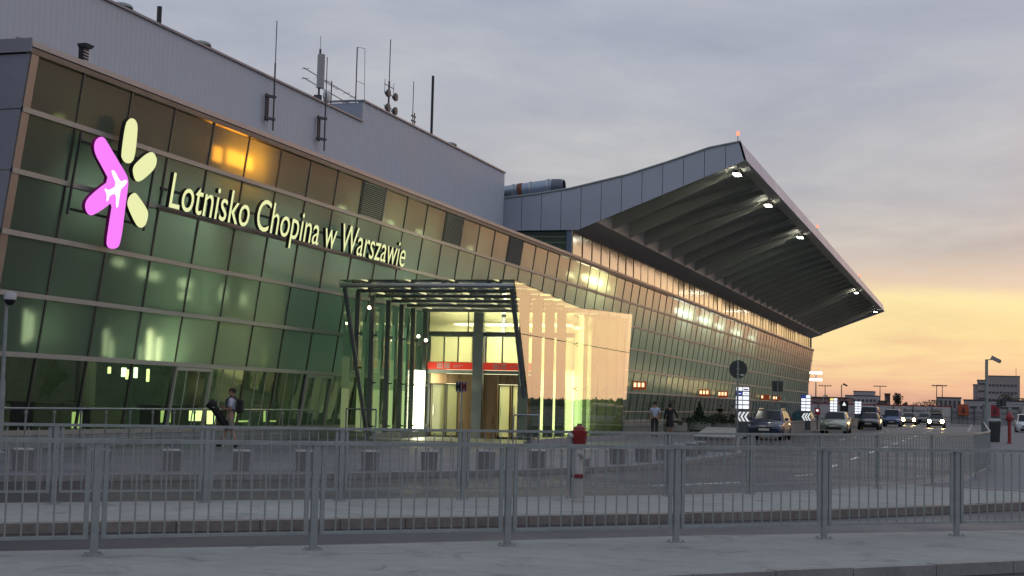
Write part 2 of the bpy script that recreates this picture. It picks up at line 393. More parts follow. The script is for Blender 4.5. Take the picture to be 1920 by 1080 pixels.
# mullions
mul = MB().hexa([(fx(.3) - .05 + 24, -.028, .3), (fx(.3) + .03 + 24, -.028, .3), (fx(.3) + .03 + 24, .028, .3), (fx(.3) - .05 + 24, .028, .3)],
                [(fx(9.95) - .05 + 24, -.028, 9.95), (fx(9.95) + .03 + 24, -.028, 9.95), (fx(9.95) + .03 + 24, .028, 9.95), (fx(9.95) - .05 + 24, .028, 9.95)]).mesh('mullion', mat('dark mullion', (.11, .115, .105), .45, .5, var=.1))
for i in range(1, NB): inst('mullion', mul, T, (0, i * PW, 0))
for z in ROWS[:-1]:
    h = .065
    MB().hexa([(fx(z - h) - .06, Y0, z - h), (fx(z - h) + .085, Y0, z - h), (fx(z - h) + .085, YE, z - h), (fx(z - h) - .06, YE, z - h)],
              [(fx(z + h) - .06, Y0, z + h), (fx(z + h) + .085, Y0, z + h), (fx(z + h) + .085, YE, z + h), (fx(z + h) - .06, YE, z + h)]).build('transom', alu, T)
MB().hexa([(-24.12, Y0, -.02), (-23.86, Y0, -.02), (-23.86, YE, -.02), (-24.12, YE, -.02)], [(-24.12, Y0, .352), (-23.88, Y0, .352), (-23.88, YE, .352), (-24.12, YE, .352)]).build('plinth', concrete, T)
# small glazing bars of the ground floor
gb = MB()
for i in range(4, 70):
    for q in (.36, .68):
        y = Y0 + (i + q) * PW
        gb.bar((fx(.5) - .0, y, .5), (fx(2.38) - .0, y, 2.38), .03, .03)
tag(gb.build('glazing_bar', alu, T), kind='stuff')
for i in (4, 8, 12):
    y0, y1 = Y0 + i * PW + .06, Y0 + (i + 1) * PW - .06
    d = MB()
    d.bar((fx(.45) + .05, y0, .45), (fx(2.36) + .05, y0, 2.36), .1, .08).bar((fx(.45) + .05, y1, .45), (fx(2.36) + .05, y1, 2.36), .1, .08)
    d.bar((fx(2.32) + .05, y0, 2.32), (fx(2.32) + .05, y1, 2.32), .08, .1)
    d.build('door_frame', mat('pale door frame', (.42, .43, .36), .5, .3), T)
# louvre panels of the top row
for i in sorted(LOUV):
    y0, y1 = Y0 + i * PW + .05, Y0 + (i + 1) * PW - .05
    z0, z1 = ROWS[5] + .08, ROWS[6] - .04
    lv = MB()
    lv.quad((fx(z0) - .05, y0, z0), (fx(z0) - .05, y1, z0), (fx(z1) - .05, y1, z1), (fx(z1) - .05, y0, z1))
    lo = lv.build('louvre_panel', darksteel, T)
    n = 17
    sl = MB().box(-.05, 0, -.012, .05, y1 - y0, .012).mesh('slat', alu)
    for k in range(n):
        z = z0 + (k + .5) * (z1 - z0) / n
        s_ = inst('slat', sl, lo, (fx(z) + .03 + 24, y0 - Y0, z), (0, R(28), 0))
# parapet
MB().hexa([(fx(9.93) - .1, Y0 - .05, 9.93), (fx(9.93) + .06, Y0 - .05, 9.93), (fx(9.93) + .06, YE, 9.93), (fx(9.93) - .1, YE, 9.93)],
          [(fx(10.06) - .1, Y0 - .05, 10.06), (fx(10.06) + .08, Y0 - .05, 10.06), (fx(10.06) + .08, YE, 10.06), (fx(10.06) - .1, YE, 10.06)]).build('parapet', aluw, T)
MB().hexa([(fx(10.085) - .35, Y0 - .08, 10.085), (fx(10.085) + .10, Y0 - .08, 10.085), (fx(10.085) + .10, YE, 10.085), (fx(10.085) - .35, YE, 10.085)],
          [(fx(10.30) - .45, Y0 - .08, 10.36), (fx(10.26) + .06, Y0 - .08, 10.24), (fx(10.26) + .06, YE, 10.24), (fx(10.30) - .45, YE, 10.36)]).build('parapet_cap', mat('parapet sheet metal', (.40, .36, .33), .4, .5, var=.08, scale=.5), T)
MB().box(-23.0, Y0 - .02, 10.0, -22.6, YE, 10.1).build('parapet_groove', gasket, T)
MB().hexa([(-40, Y0, 10.0), (-22.95, Y0, 10.0), (-22.95, YE, 10.0), (-40, YE, 10.0)], [(-40, Y0, 10.55), (-22.95, Y0, 10.2), (-22.95, YE, 10.2), (-40, YE, 10.55)]).build('roof', mat('roof membrane', (.16, .165, .18), .7, var=.1), T)
# end wall: corner post and panels, row by row
for r in range(6):
    z0, z1 = (ROWS[r] if r else 0.0) + .015, ROWS[r + 1] - .015
    xs = [fx(5), -24.6, -26.2, -28.2, -30.4, -33, -36, -40]
    for j, (a, b) in enumerate(zip(xs, xs[1:])):
        a0, a1 = (fx(z0) + .02, fx(z1) + .02) if j == 0 else (a + .0, a + .0)
        MB().hexa([(b + .02, Y0 - .05, z0), (a0, Y0 - .05, z0), (a0, Y0 - .005, z0), (b + .02, Y0 - .005, z0)], [(b + .02, Y0 - .05, z1), (a1, Y0 - .05, z1), (a1, Y0 - .005, z1), (b + .02, Y0 - .005, z1)]).build('end_panel', mat('grey end wall panel', (.26, .275, .33), .45, .3, var=.05), T)
MB().box(-40.0, Y0 - .12, 9.95, -22.5, Y0 - .085, 10.3).build('end_coping', mat('end coping', (.28, .29, .33), .45, .4), T)
MB().hexa([(fx(.36), Y0 + .0, .36), (fx(.36) + .05, Y0 + .0, .36), (fx(.36) + .05, Y0 + .30, .36), (fx(.36), Y0 + .30, .36)], [(fx(9.92), Y0 + .0, 9.92), (fx(9.92) + .05, Y0 + .0, 9.92), (fx(9.92) + .05, Y0 + .30, 9.92), (fx(9.92), Y0 + .30, 9.92)]).build('corner_post', aluw, T)
# interior shell
intw = mat('interior wall', (.42, .45, .38), .8, var=.2, scale=.4)
MB().box(-34.2, Y0 + .1, 0, -34.0, YE, 9.9).build('interior_wall', intw, T)
MB().box(-34, Y0, -.03, -24.13, YE, .03).build('interior_floor', mat('interior floor', (.22, .23, .2), .35, var=.1), T)
MB().box(-60, YE, 0, fx(5), YE + .1, 9.95).build('far_end_wall', clad, T)
MB().box(-33.9, Y0 + .1, 9.6, -23.2, YE - .1, 9.75).build('interior_ceiling', mat('interior ceiling', (.35, .37, .32), .8), T)
for k in range(9):
    MB().tube((-27.2, Y0 + 3 + k * 7.1, .03), (-27.2, Y0 + 3 + k * 7.1, 9.6), .32, n=14).build('interior_column', mat('interior column', (.42, .44, .36), .6), T, smooth=True)
# check-in counters and furniture seen through the ground floor
for k, (y, wd, h) in enumerate([(34.5, 1.6, 1.0), (38.0, 2.2, 1.15), (41.0, 2.0, 1.0), (45.2, 2.6, 1.1), (49.3, 1.8, .95)]):
    MB().box(-27.4, y, .03, -26.6, y + wd, h).box(-27.5, y - .06, h, -26.5, y + wd + .06, h + .05).build('counter', mat('counter front', (.12, .13, .10), .4, var=.2), T)
# light fittings inside, and orange panels added for a sunset reflection: (y0, y1, z0, z1, x, material)
LW = lamp_mat('warm interior lamp', (1, .97, .55), 9.0); LG = lamp_mat('green white interior lamp', (.90, 1, .60), 3.2); LC = lamp_mat('cool interior lamp', (.85, 1, .9), 12.0)
LY = lamp_mat('soft yellow lamp', (.92, 1, .36), 2.6); LD = lamp_mat('dim yellow green lamp', (.72, .85, .26), 1.0)
LB = lamp_mat('bright warm lamp', (1, .88, .5), 18.0); LO = lamp_mat('orange sunset glow', (1, .36, .03), 11.0)
for y0, y1, z0, z1, x, m in [
    (42.0, 42.5, 9.0, 9.45, -23.35, LO), (42.9, 44.6, 9.05, 9.5, -23.35, LO),  # orange pair: added glow where the glass mirrors the sunset
    (33.7, 34.1, 8.72, 8.9, -23.5, LD), (55.6, 56.4, 8.8, 9.0, -23.5, LG), (56.9, 57.5, 8.75, 8.95, -23.5, LG), (52.0, 52.6, 8.7, 8.9, -23.5, LG), (60.2, 61.0, 8.75, 8.95, -23.5, LG), (67, 67.6, 8.75, 8.95, -23.5, LG),
    (84.6, 86.0, 9.1, 9.3, -23.4, LW), (88.0, 93.0, 9.15, 9.5, -23.4, LB), (94.2, 95.2, 9.1, 9.3, -23.4, LW),
    (117, 124, 9.05, 9.4, -23.4, LC), (127, 133, 9.05, 9.35, -23.4, LC), (136, 140, 9.0, 9.25, -23.4, LC), (145, 151, 9.0, 9.2, -23.4, LC), (156, 161, 9.0, 9.15, -23.4, LC),
    (40.3, 40.46, 2.5, 3.5, -24.4, LW), (40.62, 40.69, 2.5, 3.2, -24.4, LG), (40.9, 40.99, 2.5, 3.3, -24.4, LW), (37.95, 38.05, 2.6, 3.4, -24.4, LG), (38.3, 38.35, 2.5, 3.1, -24.4, LG), (39.9, 39.96, 2.5, 3.0, -24.4, LG), (33.98, 34.08, 2.8, 3.7, -24.3, LG), (34.25, 34.31, 2.9, 3.6, -24.3, LG),
    (41.8, 42.5, 4.6, 4.75, -24.3, LG), (41.8, 42.5, 4.95, 5.2, -24.3, LG), (38.0, 38.5, 5.3, 5.45, -24.3, LG), (39.4, 39.9, 5.1, 5.3, -24.3, LG), (40.1, 40.5, 5.05, 5.25, -24.3, LG),
    (40.05, 40.22, 2.02, 2.30, -24.9, LG), (40.30, 40.36, 1.95, 2.25, -24.9, LY), (40.75, 40.86, 2.0, 2.33, -24.9, LG), (41.5, 41.56, 1.9, 2.3, -24.9, LY), (39.3, 39.36, 2.1, 2.3, -24.9, LY), (44.1, 44.9, .66, 1.0, -24.8, LY), (42.3, 42.8, .62, 1.0, -24.8, LD), (37.4, 37.8, .48, .95, -24.8, LD), (45.3, 45.8, .55, 1.0, -24.8, LY), (47.4, 48.4, .6, .66, -24.9, LD), (49.7, 50.6, .6, .65, -24.9, LD), (47.4, 47.48, .6, 1.0, -24.9, LD), (49.7, 49.78, .6, 1.0, -24.9, LD),
    (44.8, 45.0, 4.7, 5.2, -24.5, LG), (46.3, 46.5, 4.7, 5.1, -24.5, LG), (48.3, 48.36, 2.6, 3.5, -24.6, LD)]:
    MB().box(x - .08, y0, z0, x, y1, z1).build('interior_lamp_or_glow', m, T)
for k in range(2, 26):
    MB().box(-33.7, Y0 + 1.5 + k * 7.1, 9.50, -33.2, Y0 + 5.5 + k * 7.1, 9.57).build('ceiling_lamp', lamp_mat('ceiling lamp', (.82, 1, .84), 12.5), T)

# upper wall behind: corrugated
def corrugated(x, y0, y1, z0, z1, pitch=.30, dp=.013):
    m = MB(); n = int((y1 - y0) / pitch); pts = []
    for k in range(n):
        y = y0 + k * pitch
        pts += [(0, y), (0, y + pitch * .55), (dp, y + pitch * .66), (dp, y + pitch * .89)]
    pts.append((0, y1))
    vs = [(x + dx, y, z) for dx, y in pts for z in (z0, z1)]
    return m.add(vs, [(2 * i, 2 * i + 2, 2 * i + 3, 2 * i + 1) for i in range(len(pts) - 1)])
XW = -27.2
corrugated(XW, 20, 63, 10.2, 14.27).build('upper_cladding', clad, T)
corrugated(XW, 63.0, 84.78, 10.2, 15.25).build('upper_cladding', clad, T)
MB().box(-48, 63.0, 13.8, XW - .01, 84.7, 15.2).box(-48, 20, 10.2, XW - .03, 62.99, 14.2).build('upper_block', mat('upper block', (.30, .34, .42), .5, .2, var=.05), T)
MB().box(XW - .3, 20, 14.272, XW + .09, 63.0, 14.35).box(XW - .3, 63.0, 15.252, XW + .09, 84.8, 15.33).box(XW - 8, 62.93, 15.252, XW - .3, 63.1, 15.33).build('coping', mat('coping', (.24, .25, .28), .4, .5), T)
MB().box(-60, 20, 0, -40, YE, 10).build('rear_block', clad, T)

# roof canopy of the hall
YG, YR = 84.83, 218.0
TOPL = [(-27.3, 13.74), (-25.4, 13.92), (-23.1, 14.24), (-19.7, 14.98), (-17.24, 15.70), (-14.85, 16.46), (-13.03, 16.78)]
BOTL = [(-27.3, 11.79), (-22.6, 11.79), (-12.71, 15.72)]
def interp(L, x):
    for (a, za), (b, zb) in zip(L, L[1:]):
        if a <= x <= b: return za + (zb - za) * (x - a) / (b - a)
    return L[-1][1]
xs = [-27.3 + 1.22 * k for k in range(12)] + [-13.03]
for a, b in zip(xs, xs[1:]):
    last = b == -13.03
    bb = -12.71 if last else b - .03
    poly = [(a, YG, interp(BOTL, a)), (bb, YG, interp(BOTL, bb if not last else -12.71))]
    if a < -22.6 < b: poly.insert(1, (-22.6, YG, 11.79))
    poly += [((b if not last else -13.03) - (0 if last else .03), YG, interp(TOPL, b)), (a, YG, interp(TOPL, a))]
    MB().prism(poly, (0, .12, 0)).build('fascia_panel', fasciam, T)
MB().prism([(x, YG + .125, z) for x, z in [(-27.3, 11.8), (-22.6, 11.8), (-12.75, 15.74), (-13.05, 16.74)]] + [(x, YG + .125, z - .03) for x, z in TOPL[:-1][::-1]], (0, .1, 0)).build('fascia_backing', gasket, T)
MB().path([(x, YG - .02, z + .03) for x, z in TOPL], .06, 6).build('verge_trim', galvd, T)
for k in range(28):
    a, b = YG + k * 4.756, YG + (k + 1) * 4.756 - .03
    MB().hexa([(-12.83, a, 15.70), (-12.71, a, 15.72), (-12.71, b, 15.72), (-12.83, b, 15.70)], [(-13.15, a, 16.78), (-13.03, a, 16.78), (-13.03, b, 16.78), (-13.15, b, 16.78)]).build('eave_panel', eavem, T)
# roof slab above the canopy and recessed soffit
rs = MB()
for (a, za), (b, zb) in zip(TOPL, TOPL[1:]):
    rs.hexa([(a, YG + .1, za - .12), (b, YG + .1, zb - .12), (b, YR, zb - .12), (a, YR, za - .12)], [(a, YG + .1, za), (b, YG + .1, zb), (b, YR, zb), (a, YR, za)])
rs.build('canopy_roof', fasciam, T)
def sz(x): return interp(BOTL, x)
XI, XO = -21.45, -13.3
def rec(x): return sz(x) + 1.25 - .75 * (x - XI) / (XO - XI)
MB().hexa([(-23.0, YG + .13, sz(-22.6) + .005), (XI, YG + .13, sz(XI)), (XI, YR, sz(XI)), (-23.0, YR, sz(-22.6) + .005)], [(-23.0, YG + .13, sz(-22.6) + .1), (XI, YG + .13, rec(XI)), (XI, YR, rec(XI)), (-23.0, YR, sz(-22.6) + .1)]).build('soffit_band', mat('pale soffit band', (.50, .47, .44), .6, var=.08), T)
MB().hexa([(XI, YG + .13, rec(XI) - .06), (XO, YG + .13, rec(XO) - .06), (XO, YR, rec(XO) - .06), (XI, YR, rec(XI) - .06)], [(XI, YG + .13, rec(XI)), (XO, YG + .13, rec(XO)), (XO, YR, rec(XO)), (XI, YR, rec(XI))]).build('soffit', soffm, T)
MB().hexa([(XO, YG + .13, sz(XO) + .02), (-12.84, YG + .13, sz(-12.84)), (-12.84, YR, sz(-12.84)), (XO, YR, sz(XO) + .02)], [(XO, YG + .13, rec(XO)), (-12.84, YG + .13, rec(XO)), (-12.84, YR, rec(XO)), (XO, YR, rec(XO))]).build('eave_beam', soffm, T)
rib = MB().prism([(XI - .02, 0, sz(XI) + .03), (XO, 0, sz(XO) + .35), (XO, 0, rec(XO) - .02), (XI - .02, 0, rec(XI) - .02)], (0, .28, 0))
rib_me = MB(); rib_me.v = [(x + 24, y, z) for x, y, z in rib.v]; rib_me.f = rib.f; rib_me.m = rib.m
rib_me = rib_me.mesh('soffit_rib', ribm)
for k in range(28): inst('soffit_rib', rib_me, T, (0, YG + 3.9 + 4.70 * k - Y0, 0))
for y in range(86, 218, 2): pass
# battens of the soffit board
bt = MB()
for k in range(88):
    y = YG + .8 + k * 1.5
    bt.hexa([(XI, y, rec(XI) - .10), (XO, y, rec(XO) - .10), (XO, y + .08, rec(XO) - .10), (XI, y + .08, rec(XI) - .10)], [(XI, y, rec(XI) - .062), (XO, y, rec(XO) - .062), (XO, y + .08, rec(XO) - .062), (XI, y + .08, rec(XI) - .062)])
tag(bt.build('soffit_batten', soffm, T), kind='stuff')
MB().prism([(-24, YR, 10), (-22.9, YR, 10.0), (-22.9, YR, 11.8), (-12.71, YR, 15.72), (-13.03, YR, 16.78), (-23.1, YR, 14.24), (-24, YR, 14.1)], (0, .12, 0)).build('far_gable', fasciam, T)
# lamps under the canopy, each with its conduit
lampw = lamp_mat('canopy floodlight lens', (1, .97, .80), 42)
for y in (87.3, 101.05, 120.33, 177.9, 212.0):
    l = MB().box(-13.75, y - .55, 15.28, -13.45, y + .55, 15.42).build('canopy_lamp', darksteel, T)
    MB().box(-13.80, y - .5, 15.24, -13.42, y + .5, 15.278).build('lens', lampw, l)
    MB().path([(-17.5, y + .9, sz(-17.5) + .12), (-15.0, y + .7, sz(-15.0) + .12), (-14.2, y + .2, 15.5)], .035, 6).build('conduit', mat('pale conduit', (.6, .6, .55), .4), T)
# clerestory
NC = 56; CW = (217.2 - 85.2) / NC
cl_me = MB().quad((.0, .03, 10.1), (0, CW - .03, 10.1), (.0, CW - .03, 12.0), (0, .03, 12.0)).mesh('clerestory_pane', cleg, False)
cm_me = MB().box(-.06, -.035, 10.1, .03, .035, 12.0).mesh('clerestory_mullion', gasket)
for k in range(NC):
    inst('clerestory_pane', cl_me, T, (1.0, 85.2 + k * CW - Y0, 0), (R(random.gauss(0, .1)), 0, R(random.gauss(0, .25))))
    inst('clerestory_mullion', cm_me, T, (1.0, 85.2 + k * CW - Y0, 0))
MB().box(-23.05, YG + .2, 11.86, -22.9, YR, 12.06).build('clerestory_head', gasket, T)
MB().box(-23.3, 84.95, 10.0, -22.98, 85.17, 11.8).build('corner_column', mat('blue grey column', (.14, .19, .25), .4, .4), T)
MB().box(-33, 85.25, 10, -23.35, 85.35, 11.8).build('side_glazing', mat('side glazing', (.05, .09, .05), .12, spec=.7), T)
for z in (10.75, 11.25, 11.6): MB().bar((-33, 85.2, z), (-23.4, 85.2, z - .18), .06, .09).build('louvre_blade', mat('green louvre blade', (.17, .21, .14), .4, .4), T)
MB().box(-32, 85.5, 10.1, -31.9, 217, 12.4).box(-32, 85.5, 12.3, -23, 217, 12.4).build('hall_inner', mat('hall inner wall', (.2, .19, .17), .8), T)

# ------------------------------------------------------------------ sign on the facade
SG = thing('terminal_sign', 'illuminated airport name in cream letters beside a pink and cream star logo', 'sign', (-22.9, 36, 7))
def son(y, z, off=.45): return (fx(z) + off, y, z)
nsg = Vector((1, 0, -K)).normalized()
def chaikin(P, n=1):
    for _ in range(n):
        Q = []
        for a, b in zip(P, P[1:] + P[:1]):
            Q += [(a[0] * .75 + b[0] * .25, a[1] * .75 + b[1] * .25), (a[0] * .25 + b[0] * .75, a[1] * .25 + b[1] * .75)]
        P = Q
    return P
def plate(name, P, m_face, m_side, off, th, sm=1):
    P = chaikin(P, sm) if sm else P
    a = [Vector(son(y, z, off)) for y, z in P]; n = len(a); mb = MB()
    mb.add(a + [p - nsg * th for p in a], [tuple(range(n))], 0)
    mb.add(a + [p - nsg * th for p in a], [(i, (i + 1) % n, n + (i + 1) % n, n + i) for i in range(n)] + [tuple(range(n, 2 * n))], 1)
    return mb.build(name, [m_face, m_side], SG)
cream = lamp_mat('cream light face', (.84, .87, .44), 1.0); pink = lamp_mat('pink light face', (.93, .22, .93), 1.05); whl = lamp_mat('white light face', (1, .96, 1), 1.25)
side = mat('dark sign return', (.02, .02, .018), .5); pside = mat('magenta sign return', (.35, .01, .22), .4)
MAG = [(34.29, 8.31), (34.47, 8.36), (34.64, 8.3), (35.24, 7.93), (35.9, 7.55), (36.03, 7.41), (36.07, 7.16), (36.1, 6.62), (36.15, 6.01), (36.13, 5.61), (35.99, 5.51), (35.73, 5.47), (35.53, 5.51), (35.45, 5.65), (35.43, 6.19), (35.42, 6.73), (35.1, 6.51), (34.72, 6.31), (34.52, 6.23), (34.31, 6.29), (34.17, 6.45), (34.22, 6.65), (34.6, 6.95), (35.1, 7.27), (34.68, 7.56), (34.27, 7.83), (34.13, 8.03), (34.15, 8.2)]
PLN = [(35.16, 7.57), (35.29, 7.55), (35.54, 7.37), (35.68, 7.32), (35.84, 7.4), (35.95, 7.4), (35.96, 7.33), (35.79, 7.18), (35.7, 7.12), (35.72, 6.77), (35.72, 6.61), (35.63, 6.61), (35.53, 6.99), (35.21, 6.87), (35.21, 6.73), (35.13, 6.7), (35.1, 6.89), (34.93, 7.01), (35.0, 7.04), (35.14, 7.0), (35.51, 7.19), (35.11, 7.52)]
P1 = [(35.54, 9.03), (35.67, 9.09), (35.87, 9.08), (36.03, 8.95), (36.09, 8.63), (36.14, 8.22), (36.1, 7.98), (35.93, 7.86), (35.68, 7.86), (35.5, 7.96), (35.46, 8.06), (35.42, 8.52), (35.43, 8.9)]
P2 = [(36.93, 8.37), (37.12, 8.34), (37.29, 8.21), (37.29, 8.01), (37.14, 7.83), (36.78, 7.56), (36.53, 7.44), (36.33, 7.47), (36.15, 7.68), (36.15, 7.83), (36.29, 7.97), (36.64, 8.24)]
P3 = [(36.4, 7.13), (36.55, 7.11), (36.73, 7.02), (37.21, 6.77), (37.32, 6.63), (37.3, 6.38), (37.19, 6.25), (36.98, 6.2), (36.74, 6.28), (36.22, 6.68), (36.14, 6.82), (36.19, 7.0)]
plate('logo_petal', MAG, pink, pside, .45, .10)['label'] = 'three armed pink petal'
for P in (P1, P2, P3): plate('logo_petal', P, cream, side, .45, .13)
plate('aeroplane_emblem', PLN, whl, whl, .462, .01, 1)
# rails that carry the sign
rl = MB()
for z in (7.52, 6.92): rl.bar(son(38.2, z, .16), son(57.4, z, .16), .07, .07)
for z in (8.15, 6.35): rl.bar(son(34.0, z, .16), son(37.6, z, .16), .06, .06)
for y in (33.9, 37.7): rl.bar(son(y, 6.2, .14), son(y, 8.4, .14), .05, .05)
rl.build('carrier_frame', darksteel, SG)
# letters, one mesh each
def glyph(ch):
    cu = bpy.data.curves.new('letter', 'FONT'); cu.body = ch; cu.size = 1; cu.resolution_u = 4
    o = bpy.data.objects.new('letter', cu); COL.objects.link(o); bpy.context.view_layer.update()
    me = bpy.data.meshes.new_from_object(o); bx = [v.co.copy() for v in me.vertices]
    bpy.data.objects.remove(o); return me
def width(st):
    me = glyph(st); x = [v.co.x for v in me.vertices]; return max(x) - min(x)
bar_w = width('||')
adv = {}
TXT = 'Lotnisko Chopina w Warszawie'
for ch in set(TXT + 'Bankiem HSBC'):
    adv[ch] = width('|' + ch + '|') - bar_w
def letters(txt, name, put, m_face, m_side, th, parent, total_w, cap_h):
    """put(u, v, d) -> world point for text coordinates u (along), v (up), d (depth behind the face)"""
    capm = glyph('H'); ch_ = max(v.co.y for v in capm.vertices); x = 0; W_ = sum(adv[c] for c in txt)
    for c in txt:
        if c != ' ':
            me = glyph(c); bm = bmesh.new(); bm.from_mesh(me); bmesh.ops.dissolve_limit(bm, angle_limit=.001, verts=bm.verts, edges=bm.edges)
            fs = list(bm.faces); bnd = [e for e in bm.edges if len(e.link_faces) == 1]
            vs = [v.co.copy() for v in bm.verts]; bm.verts.index_update(); n = len(vs); mb = MB()
            mp = lambda co, d: put((x + co.x) * total_w / W_, co.y * cap_h / ch_, d)
            mb.add([mp(v, 0) for v in vs], [[v.index for v in f.verts] for f in fs], 0)
            mb.add([mp(v, .001) for v in vs] + [mp(v, th) for v in vs], [(e.verts[0].index, e.verts[1].index, n + e.verts[1].index, n + e.verts[0].index) for e in bnd] + [[n + v.index for v in f.verts] for f in fs], 1)
            bm.free()
            me2 = bpy.data.meshes.new(name); L = LOC[parent.name]
            me2.from_pydata([tuple(Vector(v) - L) for v in mb.v], [], mb.f); me2.polygons.foreach_set('material_index', mb.m)
            me2.materials.append(m_face); me2.materials.append(m_side)
            o = bpy.data.objects.new(name, me2); link(o, parent); LOC[o.name] = L
        x += adv[c]
def put_sign(u, v, d):
    p = Vector(son(38.27 + u, 6.98 + v * .99, .42)) - nsg * d
    return p
letters(TXT, 'letter', put_sign, cream, side, .12, SG, 18.95, 1.03)
#PART2
# ------------------------------------------------------------------ roof equipment
def roof(name, label, cat, loc, group=None): return thing(name, label, cat, loc, 0, group)
XA = -27.8
def bracketed_mast(y, z0, z1, zb0, zb1, label):
    t = roof('antenna_mast', label, 'antenna', (XW + .2, y, z0), 'whip antennas on the roof')
    MB().tube((XW + .35, y, z0), (XW + .35, y, (z0 + z1) / 2 + .5), .035, n=6).tube((XW + .35, y, (z0 + z1) / 2 + .5), (XW + .35, y, z1), .02, n=6).build('mast', darksteel, t)
    b = MB().bar((XW + .16, y - .28, zb0), (XW + .16, y - .28, zb1), .07).bar((XW + .16, y - .12, zb0), (XW + .16, y - .12, zb1), .05)
    for z in (zb0 + .1, zb1 - .1): b.bar((XW + .16, y - .36, z), (XW + .38, y + .06, z), .12, .1)
    b.build('wall_bracket', darksteel, t)
bracketed_mast(52.7 + .6, 12.1, 16.55, 12.45, 13.55, 'tall whip antenna clamped to the grey wall on a two-bar bracket, nearer one')
bracketed_mast(57.6 + .6, 12.1, 16.2, 12.5, 13.6, 'shorter whip antenna on a wall bracket beside the cell panel')
t = roof('cell_antenna', 'fat grey cell panel antenna with a white dish at its foot', 'antenna', (XA, 59.5, 14.3))
MB().tube((XA, 59.5, 14.3), (XA, 59.5, 16.9), .05, n=8).tube((XA, 59.5, 16.9), (XA, 59.5, 17.5), .012, n=5).build('mast', darksteel, t)
MB().tube((XA + .06, 59.5, 15.15), (XA + .06, 59.5, 16.65), .17, n=12).build('panel', mat('grey radome', (.33, .34, .33), .5), t, smooth=True)
MB().lathe([(.0, .12), (.2, .10), (.29, .03), (.30, 0), (.27, -.05), (.1, -.1)], (XA + .3, 59.65, 14.78), 18, 0, 'x').build('dish', mat('pale dish', (.5, .52, .55), .4), t, smooth=True)
MB().box(XA - .1, 59.2, 14.3, XA + .2, 59.4, 14.8).build('radio_box', darksteel, t)
t = roof('yagi_antenna', 'two-boom television aerial on a short mast above the parapet step', 'antenna', (XA - .5, 61.9, 14.3))
MB().tube((XA - .5, 61.9, 14.3), (XA - .5, 61.9, 16.0), .03, n=6).build('mast', darksteel, t)
b = MB()
for z, dz in ((15.80, -.04), (15.36, -.03)):
    b.bar((XA - .5, 58.9, z + .16), (XA - .5, 64.6, z + dz), .03)
    for k in (0, 2, 3, 6, 7): b.bar((XA - .7, 59.1 + .75 * k, z + .155 - .027 * k), (XA - .3, 59.1 + .75 * k, z + .155 - .027 * k), .016)
b.bar((XA - .5, 61.2, 15.80), (XA - .5, 62.7, 15.76), .02)
b.build('boom', darksteel, t)
t = roof('loop_aerial', 'tall folded wire aerial on a pole at the step of the roof', 'antenna', (XA, 63.6, 14.4))
MB().tube((XA, 63.55, 14.4), (XA, 63.55, 17.95), .03, n=6).bar((XA, 63.55, 14.4), (XA, 63.2, 14.4), .05).build('mast', darksteel, t)
MB().path([(XA, 63.55, 17.95), (XA, 64.45, 18.1), (XA, 64.6, 15.3)], .012, 5).path([(XA, 63.55, 16.35), (XA, 64.5, 16.4)], .012, 5).build('wire', darksteel, t)
t = roof('lattice_mast', 'whip mast with four dark floodlight heads on crossbars', 'antenna', (XA, 67.6, 15.2))
b = MB().tube((XA, 67.6, 15.2), (XA, 67.6, 17.2), .05, n=8).tube((XA, 67.6, 17.2), (XA, 67.6, 19.3), .025, n=6)
b.bar((XA, 67.6, 15.9), (XA, 68.3, 15.25), .03).bar((XA, 67.6, 15.9), (XA + .4, 68.0, 15.25), .03).build('mast', darksteel, t)
b = MB()
for z in (15.9, 16.55, 16.95): b.bar((XA, 67.0, z), (XA, 68.25, z), .03)
for y in (67.05, 68.2): b.bar((XA, y, 16.5), (XA, y, 17.2), .02)
b.build('crossbar', darksteel, t)
for z in (15.8, 16.5):
    for y in (67.15, 68.1):
        MB().lathe([(.05, -.14), (.19, -.02), (.21, .08), (.2, .1)], (XA + .12, y, z), 10, 0, 'x').build('floodlight_head', darksteel, t)
t = roof('antenna_mast', 'thin whip antenna on a small double clamp, left of the thick black pole', 'antenna', (XA, 70.9, 15.2), 'whip antennas on the roof')
MB().tube((XA, 70.9, 15.2), (XA, 70.9, 17.9), .022, n=6).build('mast', darksteel, t)
MB().bar((XA, 71.15, 15.2), (XA, 71.15, 16.3), .05).bar((XA, 70.75, 15.85), (XA, 71.3, 15.85), .07).bar((XA, 70.75, 16.1), (XA, 71.3, 16.1), .07).build('clamp', darksteel, t)
t = roof('roof_pole', 'thick plain black pole standing on the roof edge', 'pole', (XA, 73.7, 15.2))
MB().tube((XA, 73.7, 15.2), (XA, 73.7, 18.8), .075, n=8).build('shaft', black, t)
MB().box(XA - .2, 73.5, 15.2, XA + .2, 73.9, 15.42).build('foot', black, t)
t = roof('roof_pole', 'short dark stub pipe on the upper roof edge', 'pole', (XA, 46, 14.2))
MB().tube((XA, 46, 14.2), (XA, 46, 15.25), .09, n=8).build('shaft', black, t)
MB().box(XA - .15, 45.85, 14.3, XA + .15, 46.15, 14.4).build('foot', black, t)
for k, (y, l) in enumerate(((43.2, 'low roof hatch nearest the stub pipe'), (48.6, 'low roof hatch on the wall top past the stub pipe'), (76.0, 'small dark vent cap right of the thick black pole'))):
    t = roof('roof_hatch', l, 'hatch', (XW - .3, y, 14.3 if k < 2 else 15.3))
    z = 14.33 if k < 2 else 15.32
    MB().box(XW - .7, y - .5, z, XW - .1, y + .5, z + .12).build('curb', darksteel, t)
    MB().lathe([(.42, 0), (.40, .08), (.25, .15), (.02, .18)], (XW - .4, y, z + .12), 12).build('dome', galvd, t, smooth=True)
